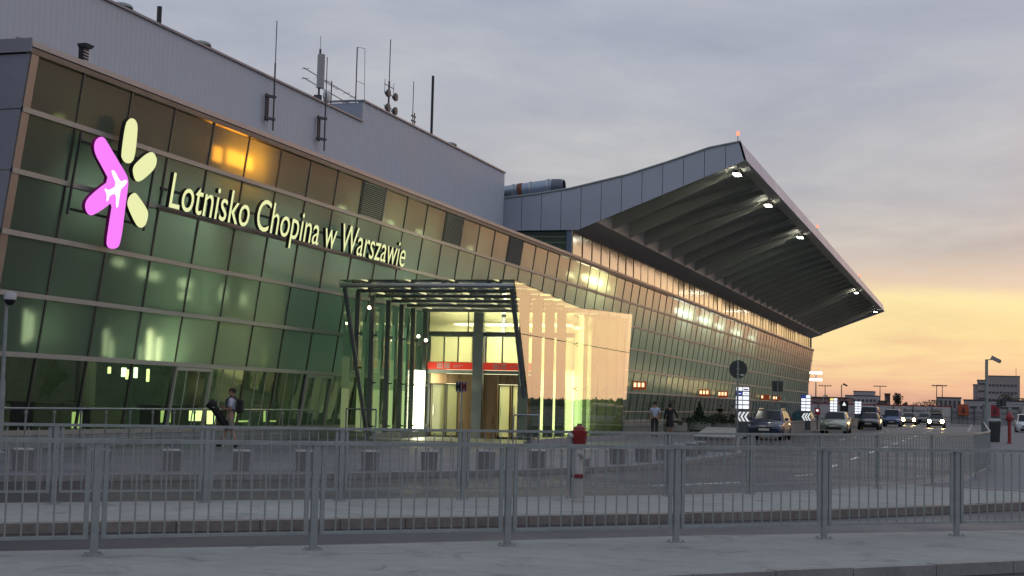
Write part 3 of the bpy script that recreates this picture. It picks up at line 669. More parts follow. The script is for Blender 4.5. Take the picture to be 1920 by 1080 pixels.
t = roof('roof_vent', 'small louvred vent cowl on the parapet in front of the grey wall', 'vent', (-24.1, 36, 10.2))
MB().box(-24.2, 35.86, 10.2, -24.02, 36.10, 11.22).build('body', black, t)
MB().hexa([(-24.2, 35.82, 11.2), (-23.96, 35.82, 11.2), (-23.96, 36.14, 11.2), (-24.2, 36.14, 11.2)], [(-24.2, 35.77, 11.3), (-23.9, 35.77, 11.3), (-23.9, 36.19, 11.3), (-24.2, 36.19, 11.3)]).build('cowl', darksteel, t)
for k in range(4): MB().hexa([(-24.03, 35.85, 10.84 + k * .085), (-23.97, 35.85, 10.81 + k * .085), (-23.97, 36.11, 10.81 + k * .085), (-24.03, 36.11, 10.84 + k * .085)], [(-24.03, 35.85, 10.86 + k * .085), (-23.97, 35.85, 10.83 + k * .085), (-23.97, 36.11, 10.83 + k * .085), (-24.03, 36.11, 10.86 + k * .085)]).build('blade', mat('pale blade', (.6, .6, .6), .4, .3), t)
ductm = mat('blue grey duct', (.24, .30, .38), .32, .6, var=.06)
t = roof('roof_duct', 'large round ventilation duct with a slanting open mouth on the hall roof', 'duct', (-25, 86.3, 14.2))
b = MB().tube((-27.6, 86.3, 14.25), (-24.55, 86.3, 14.62), .47, n=18)
b.add([], []); b.build('pipe', ductm, t, smooth=True)
MB().lathe([(.49, 0), (.48, .45), (.43, .7), (.40, .7), (.40, .2)], (-24.6, 86.3, 14.60), 18, 0, 'x').build('open_end', mat('duct mouth', (.10, .12, .15), .4, .4), t, smooth=True)
for x in (-27.1, -26.0, -24.9): MB().tube((x, 86.3, 14.25 + (x + 27.6) * .121), (x + .14, 86.3, 14.27 + (x + 27.6) * .121), .51, n=18).build('flange', galv, t, smooth=True)
MB().tube((-26.75, 86.3, 14.353), (-26.45, 86.3, 14.39), .495, n=18).build('rust_band', mat('rusty band', (.16, .06, .035), .7, .2, var=.2), t, smooth=True)
for x in (-26.9, -25.2): MB().box(x - .1, 86.0, 13.5, x + .1, 86.6, 14.1).build('support', darksteel, t)
t = roof('roof_duct', 'smaller second ventilation duct just behind the large one', 'duct', (-23.6, 87.5, 14.2))
MB().tube((-24.6, 87.6, 14.35), (-23.1, 87.6, 14.4), .30, n=14).build('pipe', ductm, t, smooth=True)
MB().tube((-23.1, 87.6, 14.4), (-23.0, 87.6, 14.4), .33, n=14).build('flange', darksteel, t, smooth=True)
MB().box(-24.2, 87.4, 13.9, -24.0, 87.8, 14.4).build('support', darksteel, t)
redl_ = lamp_mat('red beacon', (1, .12, .06), 4)
for k, (y, l) in enumerate(((YG + .3, 'red obstruction beacon on the near tip of the canopy'), (130, 'red obstruction beacon halfway along the canopy edge'), (178, 'red obstruction beacon towards the far end of the canopy edge'))):
    t = roof('beacon', l, 'lamp', (-13.3, y, 16.6))
    MB().tube((-13.25, y, 16.6), (-13.25, y, 17.2), .03, n=6).build('stem', galv, t)
    MB().lathe([(.05, 0), (.09, .05), (.08, .2), (.02, .26)], (-13.25, y, 17.2), 10).build('lamp', redl_, t, smooth=True)

# ------------------------------------------------------------------ glass entrance porch
PO = thing('entrance_porch', 'glass entrance porch with leaning ends and lit doors in front of the terminal', 'porch', (-18.7, 58.5, 0))
XL, XR = -22.0, -15.5
YT0, YB0, YV, YB1, YT1 = 49.6, 52.4, 58.5, 66.9, 68.2
ZT, ZV = 5.78, 5.42
framem = mat('porch grey steel', (.20, .215, .22), .4, .6, var=.08)
def zroof(y): return ZT + (ZV - ZT) * (1 - abs(y - YV) / ((YV - YT0) if y < YV else (YT1 - YV)))
def yend(z, near=True): return (YB0 + (YT0 - YB0) * z / ZT) if near else (YB1 + (YT1 - YB1) * z / ZT)
# inclined struts
for x, ya in ((XL, YT0 + .3), (XR - .12, YT0 + .25)):
    MB().tube((x, ya, ZT - .25), (x, YB0 + .05, .05), .085, n=10).build('strut', framem, PO, smooth=True)
    MB().box(x - .15, YB0 - .12, 0, x + .15, YB0 + .2, .12).build('strut_foot', galv, PO)
    MB().tube((x, YT1 - .3, ZT - .25), (x, YB1 - .05, .05), .085, n=10).build('strut', framem, PO, smooth=True)
# kerb under the glass walls
plin = mat('porch stone plinth', (.27, .28, .30), .7, var=.08)
MB().box(XL - .12, YB0 + .2, 0, XL + .12, YV + .2, .26).build('plinth', plin, PO)
MB().box(XR - .12, YB0 - .3, 0, XR + .12, YB1 + .3, .2).build('plinth', plin, PO)
# outer glass wall, pane by pane, two courses
js = [YT0, 51.6, 53.25, 54.95, 56.65, YV, 60.1, 61.8, 63.5, 65.2, 66.7, YT1]
def clipy(y, z): return min(max(y, yend(z)), yend(z, False))
ZM = 3.95
for a, b in zip(js, js[1:]):
    for lo, hi in ((.24, ZM), (ZM + .03, None)):
        za, zb_ = (hi or zroof(a)), (hi or zroof(b))
        pts = [(clipy(a, lo), lo), (clipy(b, lo), lo), (clipy(b, zb_), zb_), (clipy(a, za), za)]
        if pts[1][0] - pts[0][0] < .05 and pts[2][0] - pts[3][0] < .05: continue
        P = []
        for (y, z), s_ in zip(pts, (1, -1, -1, 1)): P.append((XR + .06, y + s_ * .008, z))
        if abs(P[0][1] - P[1][1]) < .03: P = [P[0], P[2], P[3]]
        MB().add(P, [tuple(range(len(P)))]).build('wall_pane', porchg, PO, recalc=False)
finm = mat('porch glass fin', (.16, .20, .13), .25, .0, spec=.8)
for y in js[1:-1]:
    if abs(y - YV) < .1: continue
    MB().box(XR - .35, y - .015, .24, XR + .03, y + .015, zroof(y) - .25).build('glass_fin', finm, PO)
# point fixings (spiders)
sp = MB()
def spider(x, y, z, dx):
    for dy in (-.1, .1):
        for dz in (-.1, .1): sp.bar((x, y, z), (x + dx, y + dy, z + dz), .02)
    sp.bar((x - dx, y, z), (x, y, z), .05)
for y in js[1:-1]:
    for z in (.45, 2.15, ZM, zroof(y) - .3): spider(XR - .06, y, z, .1)
# left wall: steel columns with panes between
cols = [51.15, 52.57, 54.18, 55.59, 56.9, 58.3]
for y in cols:
    z0 = 0 if y > YB0 else 0
    MB().box(XL - .09, y - .06, max(0.26, (YB0 - y) / (YB0 - YT0) * ZT), XL + .09, y + .06, zroof(y) - .2).build('column', framem, PO)
    for z in (.5, 2.15, ZM): spider(XL + .12, y, max(z, (YB0 - y) / (YB0 - YT0) * ZT + .1), -.1)
jl = [YT0] + cols
for a, b in zip(jl, jl[1:]):
    for lo, hi in ((.28, 2.1), (2.13, ZM), (ZM + .03, None)):
        za, zb_ = (hi or zroof(a)), (hi or zroof(b))
        pts = [(clipy(a, lo), lo), (clipy(b, lo), lo), (clipy(b, zb_), zb_), (clipy(a, za), za)]
        if pts[1][0] - pts[0][0] < .05 and pts[2][0] - pts[3][0] < .05: continue
        P = [(XL - .14, y, z) for y, z in pts]
        if abs(P[0][1] - P[1][1]) < .03: P = [P[0], P[2], P[3]]
        MB().add(P, [tuple(range(len(P)))]).build('wall_pane', porchg, PO, recalc=False)
for y in [60.2, 61.9, 63.6, 65.3, 66.8]: MB().box(XL - .09, y - .06, 0, XL + .09, y + .06, zroof(y) - .2).build('column', framem, PO)
MB().add([(XL - .1, 61.7, .2), (XL - .1, 66.9, .2), (XL - .1, 68.0, 5.6), (XL - .1, 61.7, 5.4)], [(0, 1, 2, 3)]).build('wall_pane', porchg, PO, recalc=False)
tag(sp.build('point_fixing', mat('dark fixing', (.06, .06, .06), .4, .6), PO), kind='stuff')
# roof: transverse tubes, purlins, panes
beams = [YT0 + .12, 51.3, 53.0, 54.7, 56.4, 58.2, 60.3, 62.2, 64.2, 66.2, YT1 - .12]
for i, y in enumerate(beams):
    MB().tube((XL - .1, y, zroof(y) - .16), (XR, y, zroof(y) - .16), .085 if i in (0, 10) else .07, n=10).build('roof_beam', steel if i in (0, 10) else framem, PO, smooth=True)
lin = lamp_mat('porch linear lamp', (1, .93, .50), .9)
for x in (-21.6, -19.9, -18.2, -16.5):
    MB().bar((x, YT0 + .1, zroof(YT0) - .05), (x, YV, zroof(YV) - .05), .05, .09).bar((x, YV, zroof(YV) - .05), (x, YT1 - .1, zroof(YT1) - .05), .05, .09).build('purlin', framem, PO)
    for a, b in zip(beams[:5], beams[1:6]):
        MB().hexa([(x - .05, a + .35, zroof(a + .35) - .145), (x + .05, a + .35, zroof(a + .35) - .145), (x + .05, b - .35, zroof(b - .35) - .145), (x - .05, b - .35, zroof(b - .35) - .145)],
                  [(x - .05, a + .35, zroof(a + .35) - .10), (x + .05, a + .35, zroof(a + .35) - .10), (x + .05, b - .35, zroof(b - .35) - .10), (x - .05, b - .35, zroof(b - .35) - .10)]).build('linear_lamp', lin, PO)
rx = [XL - .15, -20.75, -19.05, -17.35, XR + .1]
for a, b in zip(beams, beams[1:]):
    if a == 58.2: a = YV
    if b == 58.2: b = YV
    for c, d in zip(rx, rx[1:]):
        y0, y1 = (a - (.3 if a == beams[0] else -.01)), (b + (.3 if b == beams[-1] else -.01))
        MB().quad((c + .01, y0, zroof(max(y0, YT0)) + .02), (d - .01, y0, zroof(max(y0, YT0)) + .02), (d - .01, y1, zroof(min(y1, YT1)) + .02), (c + .01, y1, zroof(min(y1, YT1)) + .02)).build('roof_pane', porchr, PO, recalc=False)
# vestibule with two door walls
doorm = mat('copper toned door cladding', (.36, .23, .14), .32, .75, var=.12, scale=.8, stretch=(6, 6, .6))
brsteel = mat('brushed steel pillar', (.30, .33, .36), .38, .8, var=.06)
bright = glass('backlit frosted glass', (.6, .6, .45), 1.45, .1, (.6, .62, .42), .8, .85, (.95, .95, .62))
doorg = glass('door glass', (.86, .92, .66), 1.45, .02, (.4, .42, .25), .55, .92, (.96, .98, .62))
redm = mat('red door band', (.62, .035, .02), .4); redband = redm
b_ = redm.node_tree.nodes['Principled BSDF']; b_.inputs['Emission Color'].default_value = (.75, .05, .03, 1); b_.inputs['Emission Strength'].default_value = .45
for yd, near in ((YV, True), (61.5, False)):
    s_ = -1 if near else 1
    # coordinates across the wall
    MB().box(XL + .1, yd - .06, 4.22, XR - .1, yd + .06, 4.40).build('lintel', framem, PO)
    for a, b in ((XL + .12, -20.2), (-20.17, -18.75), (-18.55, -17.2), (-17.17, XR - .1)):
        MB().quad((a, yd, 4.42), (b, yd, 4.42), (b, yd, 5.22), (a, yd, 5.22)).build('transom_pane', bright, PO, recalc=False)
    for x in (-20.18, -17.18): MB().bar((x, yd, 4.4), (x, yd, 5.25), .05, .05).build('transom_bar', framem, PO)
    MB().box(-19.89, yd - .18, 0, -19.47, yd + .18, 5.2).build('pillar', brsteel, PO)
    for x0, x1, leaves, clads in ((XL + .12, -19.93, ((-21.74, -21.09), (-21.07, -20.52)), ((-20.5, -19.93), (XL + .12, -21.76))), (-19.43, -17.2, ((-18.80, -18.24), (-18.22, -17.55)), ((-19.43, -18.82), (-17.53, -17.2)))):
        MB().box(x0, yd - .1, 2.68, x1, yd + .1, 2.82).build('door_head', galvd, PO)
        bd = MB().box(x0, yd - .13, 2.835, x1, yd + .07, 3.13).build('red_band', redband, PO)
        pm = mat('pale pictogram', (.62, .42, .42), .5)
        xm = x0 + .42
        for k in range(2):
            g = MB(); xk = xm + k * .32
            g.box(xk, yd - .138, 2.88, xk + .055, yd - .131, 3.09).box(xk + .19, yd - .138, 2.88, xk + .245, yd - .131, 3.09)
            g.box(xk + .06, yd - .138, 3.04, xk + .185, yd - .131, 3.09).box(xk + .06, yd - .138, 2.88, xk + .185, yd - .131, 2.925)
            g.lathe([(.045, 0), (.045, .006), (.01, .006)], (xk + .122, yd - .138, 2.985), 10, 0, 'y')
            g.build('pictogram', pm, bd)
        MB().box(xm + .72, yd - .138, 2.995, xm + 1.15, yd - .131, 3.025).box(xm + .72, yd - .138, 2.93, xm + 1.0, yd - .131, 2.955).build('lettering_line', pm, bd)
        n = 3; q = (x1 - x0 - .1) / n
        for k in range(n):
            a = x0 + .05 + q * k
            MB().quad((a + .03, yd, 3.16), (a + q - .03, yd, 3.16), (a + q - .03, yd, 4.19), (a + .03, yd, 4.19)).build('over_pane', doorg, PO, recalc=False)
            MB().bar((a, yd, 3.14), (a, yd, 4.2), .05, .05).build('over_bar', framem, PO)
        for a, b in clads:
            MB().box(a, yd - .09, .02, b, yd + .09, 2.66).build('door_cladding', doorm if abs(a + 21.88) > .05 else darksteel, PO)
        MB().box(leaves[0][0], yd - .085, 2.26, leaves[1][1], yd + .085, 2.66).build('door_cladding', doorm, PO)
        for a, b in leaves:
            df = MB().bar((a + .04, yd, .05), (a + .04, yd, 2.24), .05, .08).bar((b - .04, yd, .05), (b - .04, yd, 2.24), .05, .08).bar((a, yd, 2.21), (b, yd, 2.21), .08, .05).bar((a, yd, .07), (b, yd, .07), .08, .10).build('door', mat('dark door frame', (.09, .085, .06), .4, .5), PO)
            MB().quad((a + .07, yd, .12), (b - .07, yd, .12), (b - .07, yd, 2.18), (a + .07, yd, 2.18)).build('glass_leaf', doorg, df, recalc=False)
            MB().box(a + .12, yd - .06, .95, a + .15, yd - .03, 1.35).build('handle', steel, df)
    MB().quad((-17.17, yd, .1), (XR - .15, yd, .1), (XR - .15, yd, 4.19), (-17.17, yd, 4.19)).build('side_pane', doorg, PO, recalc=False)
MB().box(XL, YB0 + .2, .004, XR - .12, YB1, .03).build('floor', mat('porch floor', (.33, .33, .3), .35, var=.1), PO)
# side walls of the vestibule and its lamps
MB().quad((XR - .14, YV + .1, .25), (XR - .14, 61.4, .25), (XR - .14, 61.4, 5.2), (XR - .14, YV + .1, 5.2)).build('vestibule_side', glass('vestibule frosted side', (.7, .8, .6), 1.4, .1, (.5, .6, .4), .75, .85, (.75, .95, .55)), PO, recalc=False)
MB().quad((XL + .1, YV + .1, .25), (XL + .1, 61.4, .25), (XL + .1, 61.4, 5.2), (XL + .1, YV + .1, 5.2)).build('vestibule_side', bright, PO, recalc=False)
box_l = lamp_mat('white light box', (1, 1, .66), 7); box_m = lamp_mat('vestibule ceiling lamp', (1, .97, .58), 20)
MB().box(XL + .02, 56.95, .30, XL + .10, 58.15, 2.75).build('light_box', box_l, PO)
MB().box(XR - .5, 58.75, .30, XR - .42, 60.9, 2.7).build('light_box', lamp_mat('outer light box', (1, 1, .62), 2.6), PO)
MB().box(XR - 1.6, 58.62, .35, XR - .75, 58.7, 2.45).build('light_box', lamp_mat('soft light box', (1, 1, .6), 2.2), PO)
MB().box(-21.2, 59.6, 4.75, -16.2, 60.4, 4.82).build('ceiling_lamp', box_m, PO)
MB().box(-21.6, 59.9, 2.2, -16.0, 60.1, 2.9).build('door_glow_box', lamp_mat('soft door glow', (1, .97, .55), 1.6), PO)  # plain box that glows all over, lighting the doors from behind
MB().lathe([(.02, 0), (.16, .02), (.16, .1), (.02, .12)], (XR - .4, 59.9, 4.62), 12).build('globe_lamp', lamp_mat('globe lamp', (1, .95, .6), 14), PO)
MB().box(XL + .5, YB1 - 4.6, .3, XL + .58, YB1 - .6, 2.6).build('light_box', lamp_mat('far light box', (.9, 1, .55), 2.0), PO)
for k, (a, b) in enumerate(zip(cols[:-1], cols[1:])):  # added glowing strips, brighter towards doors and floor, in place of reflected porch light
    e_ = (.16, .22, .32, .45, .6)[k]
    MB().box(XL - .62, a + .15, .3, XL - .58, a + .75, 1.9).build('glow_strip', lamp_mat('lower glow strip %d' % k, (.80, 1, .45), e_ * 1.25), PO)
    MB().box(XL - .62, a + .15, 1.9, XL - .58, a + .75, 3.1).build('glow_strip', lamp_mat('middle glow strip %d' % k, (.62, .95, .45), e_ * .7), PO)
    MB().box(XL - .62, a + .15, 3.1, XL - .58, a + .75, 4.5).build('glow_strip', lamp_mat('upper glow strip %d' % k, (.45, .85, .48), e_ * .45), PO)
for x, y, z in ((XL + .35, 56.6, 4.05), (XL + .6, 56.8, 3.9), (XL + .1, 52.0, 4.9)):
    MB().lathe([(.03, 0), (.07, .03), (.05, .12)], (x, y, z), 8).build('spot_lamp', lamp_mat('spot lamp', (1, .85, .55), 9), PO)

# ------------------------------------------------------------------ facade rails
def simple_rail(label, x, ys, h=1.08, z0=0.0):
    t = thing('handrail', label, 'handrail', (x, ys[0], z0))
    MB().tube((x, ys[0], z0 + h), (x, ys[-1], z0 + h), .028, n=8).build('top_rail', galv, t, smooth=True)
    MB().tube((x, ys[0], z0 + .25), (x, ys[-1], z0 + .25), .018, n=6).build('bottom_rail', galvd, t)
    me = MB().bar((0, 0, 0), (0, 0, h - .02), .045, .03).bar((0, -.06, h - .12), (0, 0, h - .04), .03).bar((0, .06, h - .12), (0, 0, h - .04), .03).mesh('post', galvd)
    for y in ys: inst('post', me, t, (0, y - ys[0], 0))
    return t
simple_rail('low grey handrail along the glass front left of the porch', -23.15, [30.3 + 1.23 * k for k in range(17)])
simple_rail('long pale handrail along the glass front beyond the porch', -22.9, [70.5 + 2.0 * k for k in range(58)], 1.1)
def hoop(label, pts, h=1.1):
    t = thing('guard_hoop', label, 'barrier', (*pts[0], 0))
    (xa, ya), (xb, yb) = pts
    MB().path([(xa, ya, 0), (xa, ya, h), (xb, yb, h), (xb, yb, 0)], .03, 8).build('hoop', galv, t, smooth=True)
    MB().path([(xa, ya, .3), (xb, yb, .3)], .02, 6).build('lower_bar', galv, t)
    MB().path([((xa + xb) / 2, (ya + yb) / 2, .3), ((xa + xb) / 2, (ya + yb) / 2, h)], .018, 6).build('middle_bar', galvd, t)
hoop('steel guard hoop at the foot of the porch strut next to the left glass wall', ((-22.35, 51.2), (-20.95, 50.7)), 1.15)
hoop('steel guard hoop at the foot of the outer porch strut', ((-15.95, 51.5), (-15.05, 51.7)))

# ------------------------------------------------------------------ pedestrian railings
def railing(label, posts, nbal, flags, H=1.08):
    t = thing('pedestrian_railing', label, 'railing', (posts[0][0], posts[0][1], 0))
    ox, oy = posts[0]
    pm = MB().box(-.035, -.02, 0, .035, .02, H).box(-.09, -.06, 0, .09, .06, .012)
    for sx in (-.065, .065):
        for sy in (-.04, .04): pm.tube((sx, sy, .012), (sx, sy, .03), .012, n=6)
    pme = pm.mesh('post', galvd)
    bme = MB().tube((0, 0, .17), (0, 0, H - .04), .0095, n=6).mesh('baluster', galvd)
    sme = MB().bar((0, 0, .15), (0, 0, H - .03), .045, .022).mesh('stile', galvd)
    nb = 0; rest = MB()
    for i, (a, b) in enumerate(zip(posts, posts[1:])):
        A, B = Vector((*a, 0)), Vector((*b, 0)); d = B - A; L = d.length; t_ = d / L; ang = math.atan2(d.y, d.x)
        inst('post', pme, t, (a[0] - ox, a[1] - oy, 0), (0, 0, ang))
        r = MB()
        r.bar(A + t_ * .0 + Vector((0, 0, H)), B + Vector((0, 0, H)), .055, .04)
        r.build('top_rail', galvd, t)
        MB().bar(A + t_ * .08 + Vector((0, 0, .17)), B - t_ * .08 + Vector((0, 0, .17)), .035, .03).build('bottom_rail', galvd, t)
        for q in (.085, L - .085): inst('stile', sme, t, (a[0] - ox + t_.x * q, a[1] - oy + t_.y * q, 0), (0, 0, ang))
        n = max(2, int(round((L - .2) / .142)))
        for k in range(1, n):
            q = .09 + (L - .18) * k / n; p = A + t_ * q
            if nb < nbal and flags(i): inst('baluster', bme, t, (p.x - ox, p.y - oy, 0)); nb += 1
            else: rest.tube((p.x, p.y, .17), (p.x, p.y, H - .04), .0095, n=4)
    inst('post', pme, t, (posts[-1][0] - ox, posts[-1][1] - oy, 0))
    if rest.v: tag(rest.build('far_baluster', galvd, t), kind='stuff')
    return t
P1_ = [(-14.3, 6.3), (-12.75, 7.85), (-11.2, 9.4), (-9.6, 10.95), (-8.02, 12.52), (-6.46, 14.07), (-4.86, 15.57), (-3.3, 17.05), (-1.78, 18.56), (-.26, 20.0), (1.3, 21.45), (2.9, 22.9)]
railing('galvanised railing with thin bars standing on the nearest pavement', P1_, 190, lambda i: i >= 2)
railing('galvanised railing on the median beyond the first lane, bending away along the road', F2 + F2b, 220, lambda i: 4 <= i < 19)

# ------------------------------------------------------------------ concrete bollards along the plaza kerb
BOL = [(-17.6, 24.9), (-16.6, 26.0), (-15.6, 27.0), (-14.55, 28.0), (-13.6, 29.05), (-12.6, 30.25), (-11.7, 31.5), (-10.85, 32.95), (-10.1, 34.6), (-9.5, 36.5), (-9.05, 38.6), (-8.8, 40.6), (-8.65, 42.6), (-8.6, 44.6), (-8.6, 46.6), (-8.7, 48.6)]
bol_me = MB().hexa([(-.17, -.17, 0), (.17, -.17, 0), (.17, .17, 0), (-.17, .17, 0)], [(-.19, -.19, .40), (.19, -.19, .40), (.19, .19, .40), (-.19, .19, .40)]).mesh('body', mat('bollard concrete', (.19, .19, .185), .85, var=.15, scale=2.5, bump=.3))
cap_me = MB().hexa([(-.185, -.185, .40), (.185, -.185, .40), (.185, .185, .40), (-.185, .185, .40)], [(-.16, -.16, .425), (.16, -.16, .425), (.16, .16, .425), (-.16, .16, .425)]).mesh('cap', mat('bollard cap', (.33, .34, .34), .8, var=.1))
for i, (x, y) in enumerate(BOL):
    lab = f'{ORD[i]} squat concrete bollard along the plaza kerb counted from the left'
    t = thing('bollard', lab, 'bollard', (x, y, 0), R(40 - i * 4 + random.uniform(-5, 5)), 'concrete bollards along the plaza kerb')
    inst('body', bol_me, t); inst('cap', cap_me, t)

# ------------------------------------------------------------------ hydrants
redp = mat('red hydrant paint', (.20, .010, .012), .4, var=.12, coat=.2)
t = thing('hydrant', 'red topped pillar hydrant with grey body standing by the median railing', 'hydrant', (-6.05, 23.1, 0))
hb = mat('grey hydrant body', (.33, .32, .30), .5, var=.10); hx, hy = -6.05, 23.1
MB().lathe([(.11, 0), (.11, .03), (.092, .04), (.085, .40)], (hx, hy, 0), 18).build('lower_body', hb, t, smooth=True)
MB().lathe([(.10, .385), (.118, .395), (.118, .43), (.09, .44)], (hx, hy, 0), 18).build('red_collar', redp, t, smooth=True)
for k in range(8): 
    a = k * math.pi / 4; MB().tube((hx + .105 * math.cos(a), hy + .105 * math.sin(a), .375), (hx + .105 * math.cos(a), hy + .105 * math.sin(a), .45), .011, n=6).build('bolt', darksteel, t)
MB().lathe([(.068, .43), (.068, .88)], (hx, hy, 0), 18).build('upper_body', mat('silver hydrant body', (.48, .48, .47), .3, .4), t, smooth=True)
MB().lathe([(.085, .85), (.10, .88), (.128, 1.08), (.134, 1.12), (.10, 1.13), (.095, 1.18), (.05, 1.20), (.04, 1.21)], (hx, hy, 0), 18).build('red_head', redp, t, smooth=True)
MB().box(hx - .04, hy - .016, 1.21, hx + .04, hy + .016, 1.235).box(hx - .016, hy - .04, 1.21, hx + .016, hy + .04, 1.23).build('top_nut', mat('dull brass nut', (.2, .18, .08), .4, .6), t)
cpv = mat('hydrant coupling', (.46, .46, .44), .35, .5)
dv = Vector((.80, -.55, 0))
MB().tube((hx, hy, .76), (hx + dv.x * .15, hy + dv.y * .15, .76), .065, n=14).tube((hx + dv.x * .15, hy + dv.y * .15, .76), (hx + dv.x * .19, hy + dv.y * .19, .76), .082, n=14).build('coupling', cpv, t, smooth=True)
MB().tube((hx, hy, 1.04), (hx - .15, hy - .09, 1.04), .046, n=12).build('side_cap', cpv, t, smooth=True)
t = thing('hydrant', 'all red slim hydrant on the dark footway at the right', 'hydrant', (1.6, 84.4, 0)); hx, hy = 1.6, 84.4
redq = mat('bright hydrant red', (.26, .025, .03), .4, var=.1)
MB().lathe([(.13, 0), (.13, .06), (.09, .08), (.09, 1.2)], (hx, hy, 0), 14).build('body', redq, t, smooth=True)
MB().lathe([(.11, 1.18), (.15, 1.25), (.16, 1.5), (.1, 1.6), (.03, 1.72)], (hx, hy, 0), 14).build('head', redq, t, smooth=True)
MB().tube((hx - .22, hy, 1.35), (hx + .22, hy, 1.35), .06, n=10).build('outlets', redq, t, smooth=True)

# ------------------------------------------------------------------ planters, low wall, bin
leafm = mat('dark conifer leaves', (.018, .038, .016), .8, var=.4, scale=3)
leafn = mat('dark shrub leaves', (.025, .045, .02), .8, var=.4, scale=3)
def foliage(name, parent, m, pts, size, n_):
    rnd = random.Random(len(LOC)); mb = MB()
    for _ in range(n_):
        p = pts(rnd); a = Vector((rnd.gauss(0, 1), rnd.gauss(0, 1), rnd.gauss(0, .7))).normalized(); b = a.orthogonal().normalized(); s_ = size * rnd.uniform(.6, 1.4)
        b = (Matrix.Rotation(rnd.uniform(0, 6.28), 3, a) @ b); c = a.cross(b)
        mb.add([Vector(p) - b * s_ * .5, Vector(p) + c * s_ * .35, Vector(p) + b * s_ * .6, Vector(p) - c * s_ * .35], [(0, 1, 2, 3)])
    o = mb.build(name, m, parent, recalc=False); return o
planm = mat('planter concrete', (.25, .24, .22), .8, var=.15)
def planter(x, y, label, kind, s=1.0):
    t = thing('planter', label, 'planter', (x, y, 0), 0, 'concrete planters on the plaza')
    MB().lathe([(.56 * s, 0), (.72 * s, .12), (.75 * s, .58), (.70 * s, .6), (.66 * s, .52)], (x, y, 0), 20).build('tub', planm, t, smooth=True)
    MB().lathe([(.64 * s, .5), (.6 * s, .54), (.1, .56)], (x, y, 0), 14).build('soil', mat('soil', (.04, .03, .02), .9), t)
    if kind == 'cone':
        def pts(r):
            h = r.random() ** 1.5; rad = (1 - h) * .62 * s * (.75 + .25 * math.sin(h * 30)) * math.sqrt(r.uniform(.35, 1)); a = r.uniform(0, 6.283); return (x + rad * math.cos(a), y + rad * math.sin(a), .6 + h * 1.25)
        foliage('conifer', t, leafm, pts, .13, 900)
        def low(r): a = r.uniform(0, 6.283); rad = r.uniform(.5, 1.12) * s; return (x + rad * math.cos(a), y + rad * math.sin(a), .55 + r.random() * .32 - (rad - .6) * .1)
        foliage('ground_shrub', t, leafn, low, .13, 450)
    elif kind == 'bush':
        def pts(r): a = r.uniform(0, 6.283); rad = 1.15 * s * math.sqrt(r.random()); return (x + rad * math.cos(a), y + rad * math.sin(a), .52 + r.random() * .62 * (1.15 - rad * .75 / s))
        foliage('shrub', t, leafn, pts, .14, 900)
    else:
        def pts(r): a = r.uniform(0, 6.283); rad = .6 * s * math.sqrt(r.random()); return (x + rad * math.cos(a), y + rad * math.sin(a), .52 + r.random() * .2)
        foliage('shrub', t, leafn, pts, .1, 250)
planter(-16.76, 93.6, 'round concrete planter with a cone shaped conifer', 'cone')
planter(-16.9, 101.5, 'round concrete planter with a low spreading shrub next to the conifer tub', 'bush')
planter(-16.6, 85.0, 'low round planter partly hidden behind the walking couple', 'low', .9)
lw = mat('low wall concrete', (.26, .255, .24), .8, var=.1)
t = thing('low_wall', 'low pale concrete block on the plaza corner in front of the nearest totem', 'wall', (-10.5, 62, 0))
FP = [(-9.6, 52.8), (-8.2, 52.6), (-12.0, 77.5), (-13.4, 77.5)]
MB().hexa([(x, y, 0) for x, y in FP], [(x, y, .46) for x, y in FP]).build('wall_body', lw, t)
MB().hexa([(-9.65, 52.72, .465), (-8.13, 52.52, .465), (-11.94, 77.56, .465), (-13.46, 77.56, .465)], [(-9.65, 52.72, .52), (-8.13, 52.52, .52), (-11.94, 77.56, .52), (-13.46, 77.56, .52)]).build('coping', lw, t)
t = thing('low_wall', 'long low concrete wall beside the kerb lane behind the first car', 'wall', (-12.7, 98, 0))
MB().box(-12.9, 92, 0, -12.5, 215, .62).build('wall_body', lw, t)
MB().box(-12.95, 92, .625, -12.45, 215, .70).build('coping', concrete, t)
t = thing('litter_bin', 'dark tall litter bin beside the lamp post on the right', 'bin', (.85, 88, 0))
MB().hexa([(.62, 87.7, .02), (1.15, 87.7, .02), (1.15, 88.3, .02), (.62, 88.3, .02)], [(.56, 87.65, 1.12), (1.2, 87.65, 1.12), (1.2, 88.35, 1.12), (.56, 88.35, 1.12)]).build('body', mat('dark bin', (.035, .036, .04), .5, var=.1), t)
MB().hexa([(.52, 87.6, 1.2), (1.24, 87.6, 1.2), (1.24, 88.4, 1.2), (.52, 88.4, 1.2)], [(.6, 87.7, 1.3), (1.16, 87.7, 1.3), (1.16, 88.3, 1.3), (.6, 88.3, 1.3)]).build('lid', mat('bin lid', (.3, .3, .31), .4, .4), t)
MB().box(.6, 87.72, 1.12, .66, 87.8, 1.21).box(1.1, 87.72, 1.12, 1.16, 87.8, 1.21).box(.6, 88.2, 1.12, .66, 88.28, 1.21).build('lid_bracket', darksteel, t)

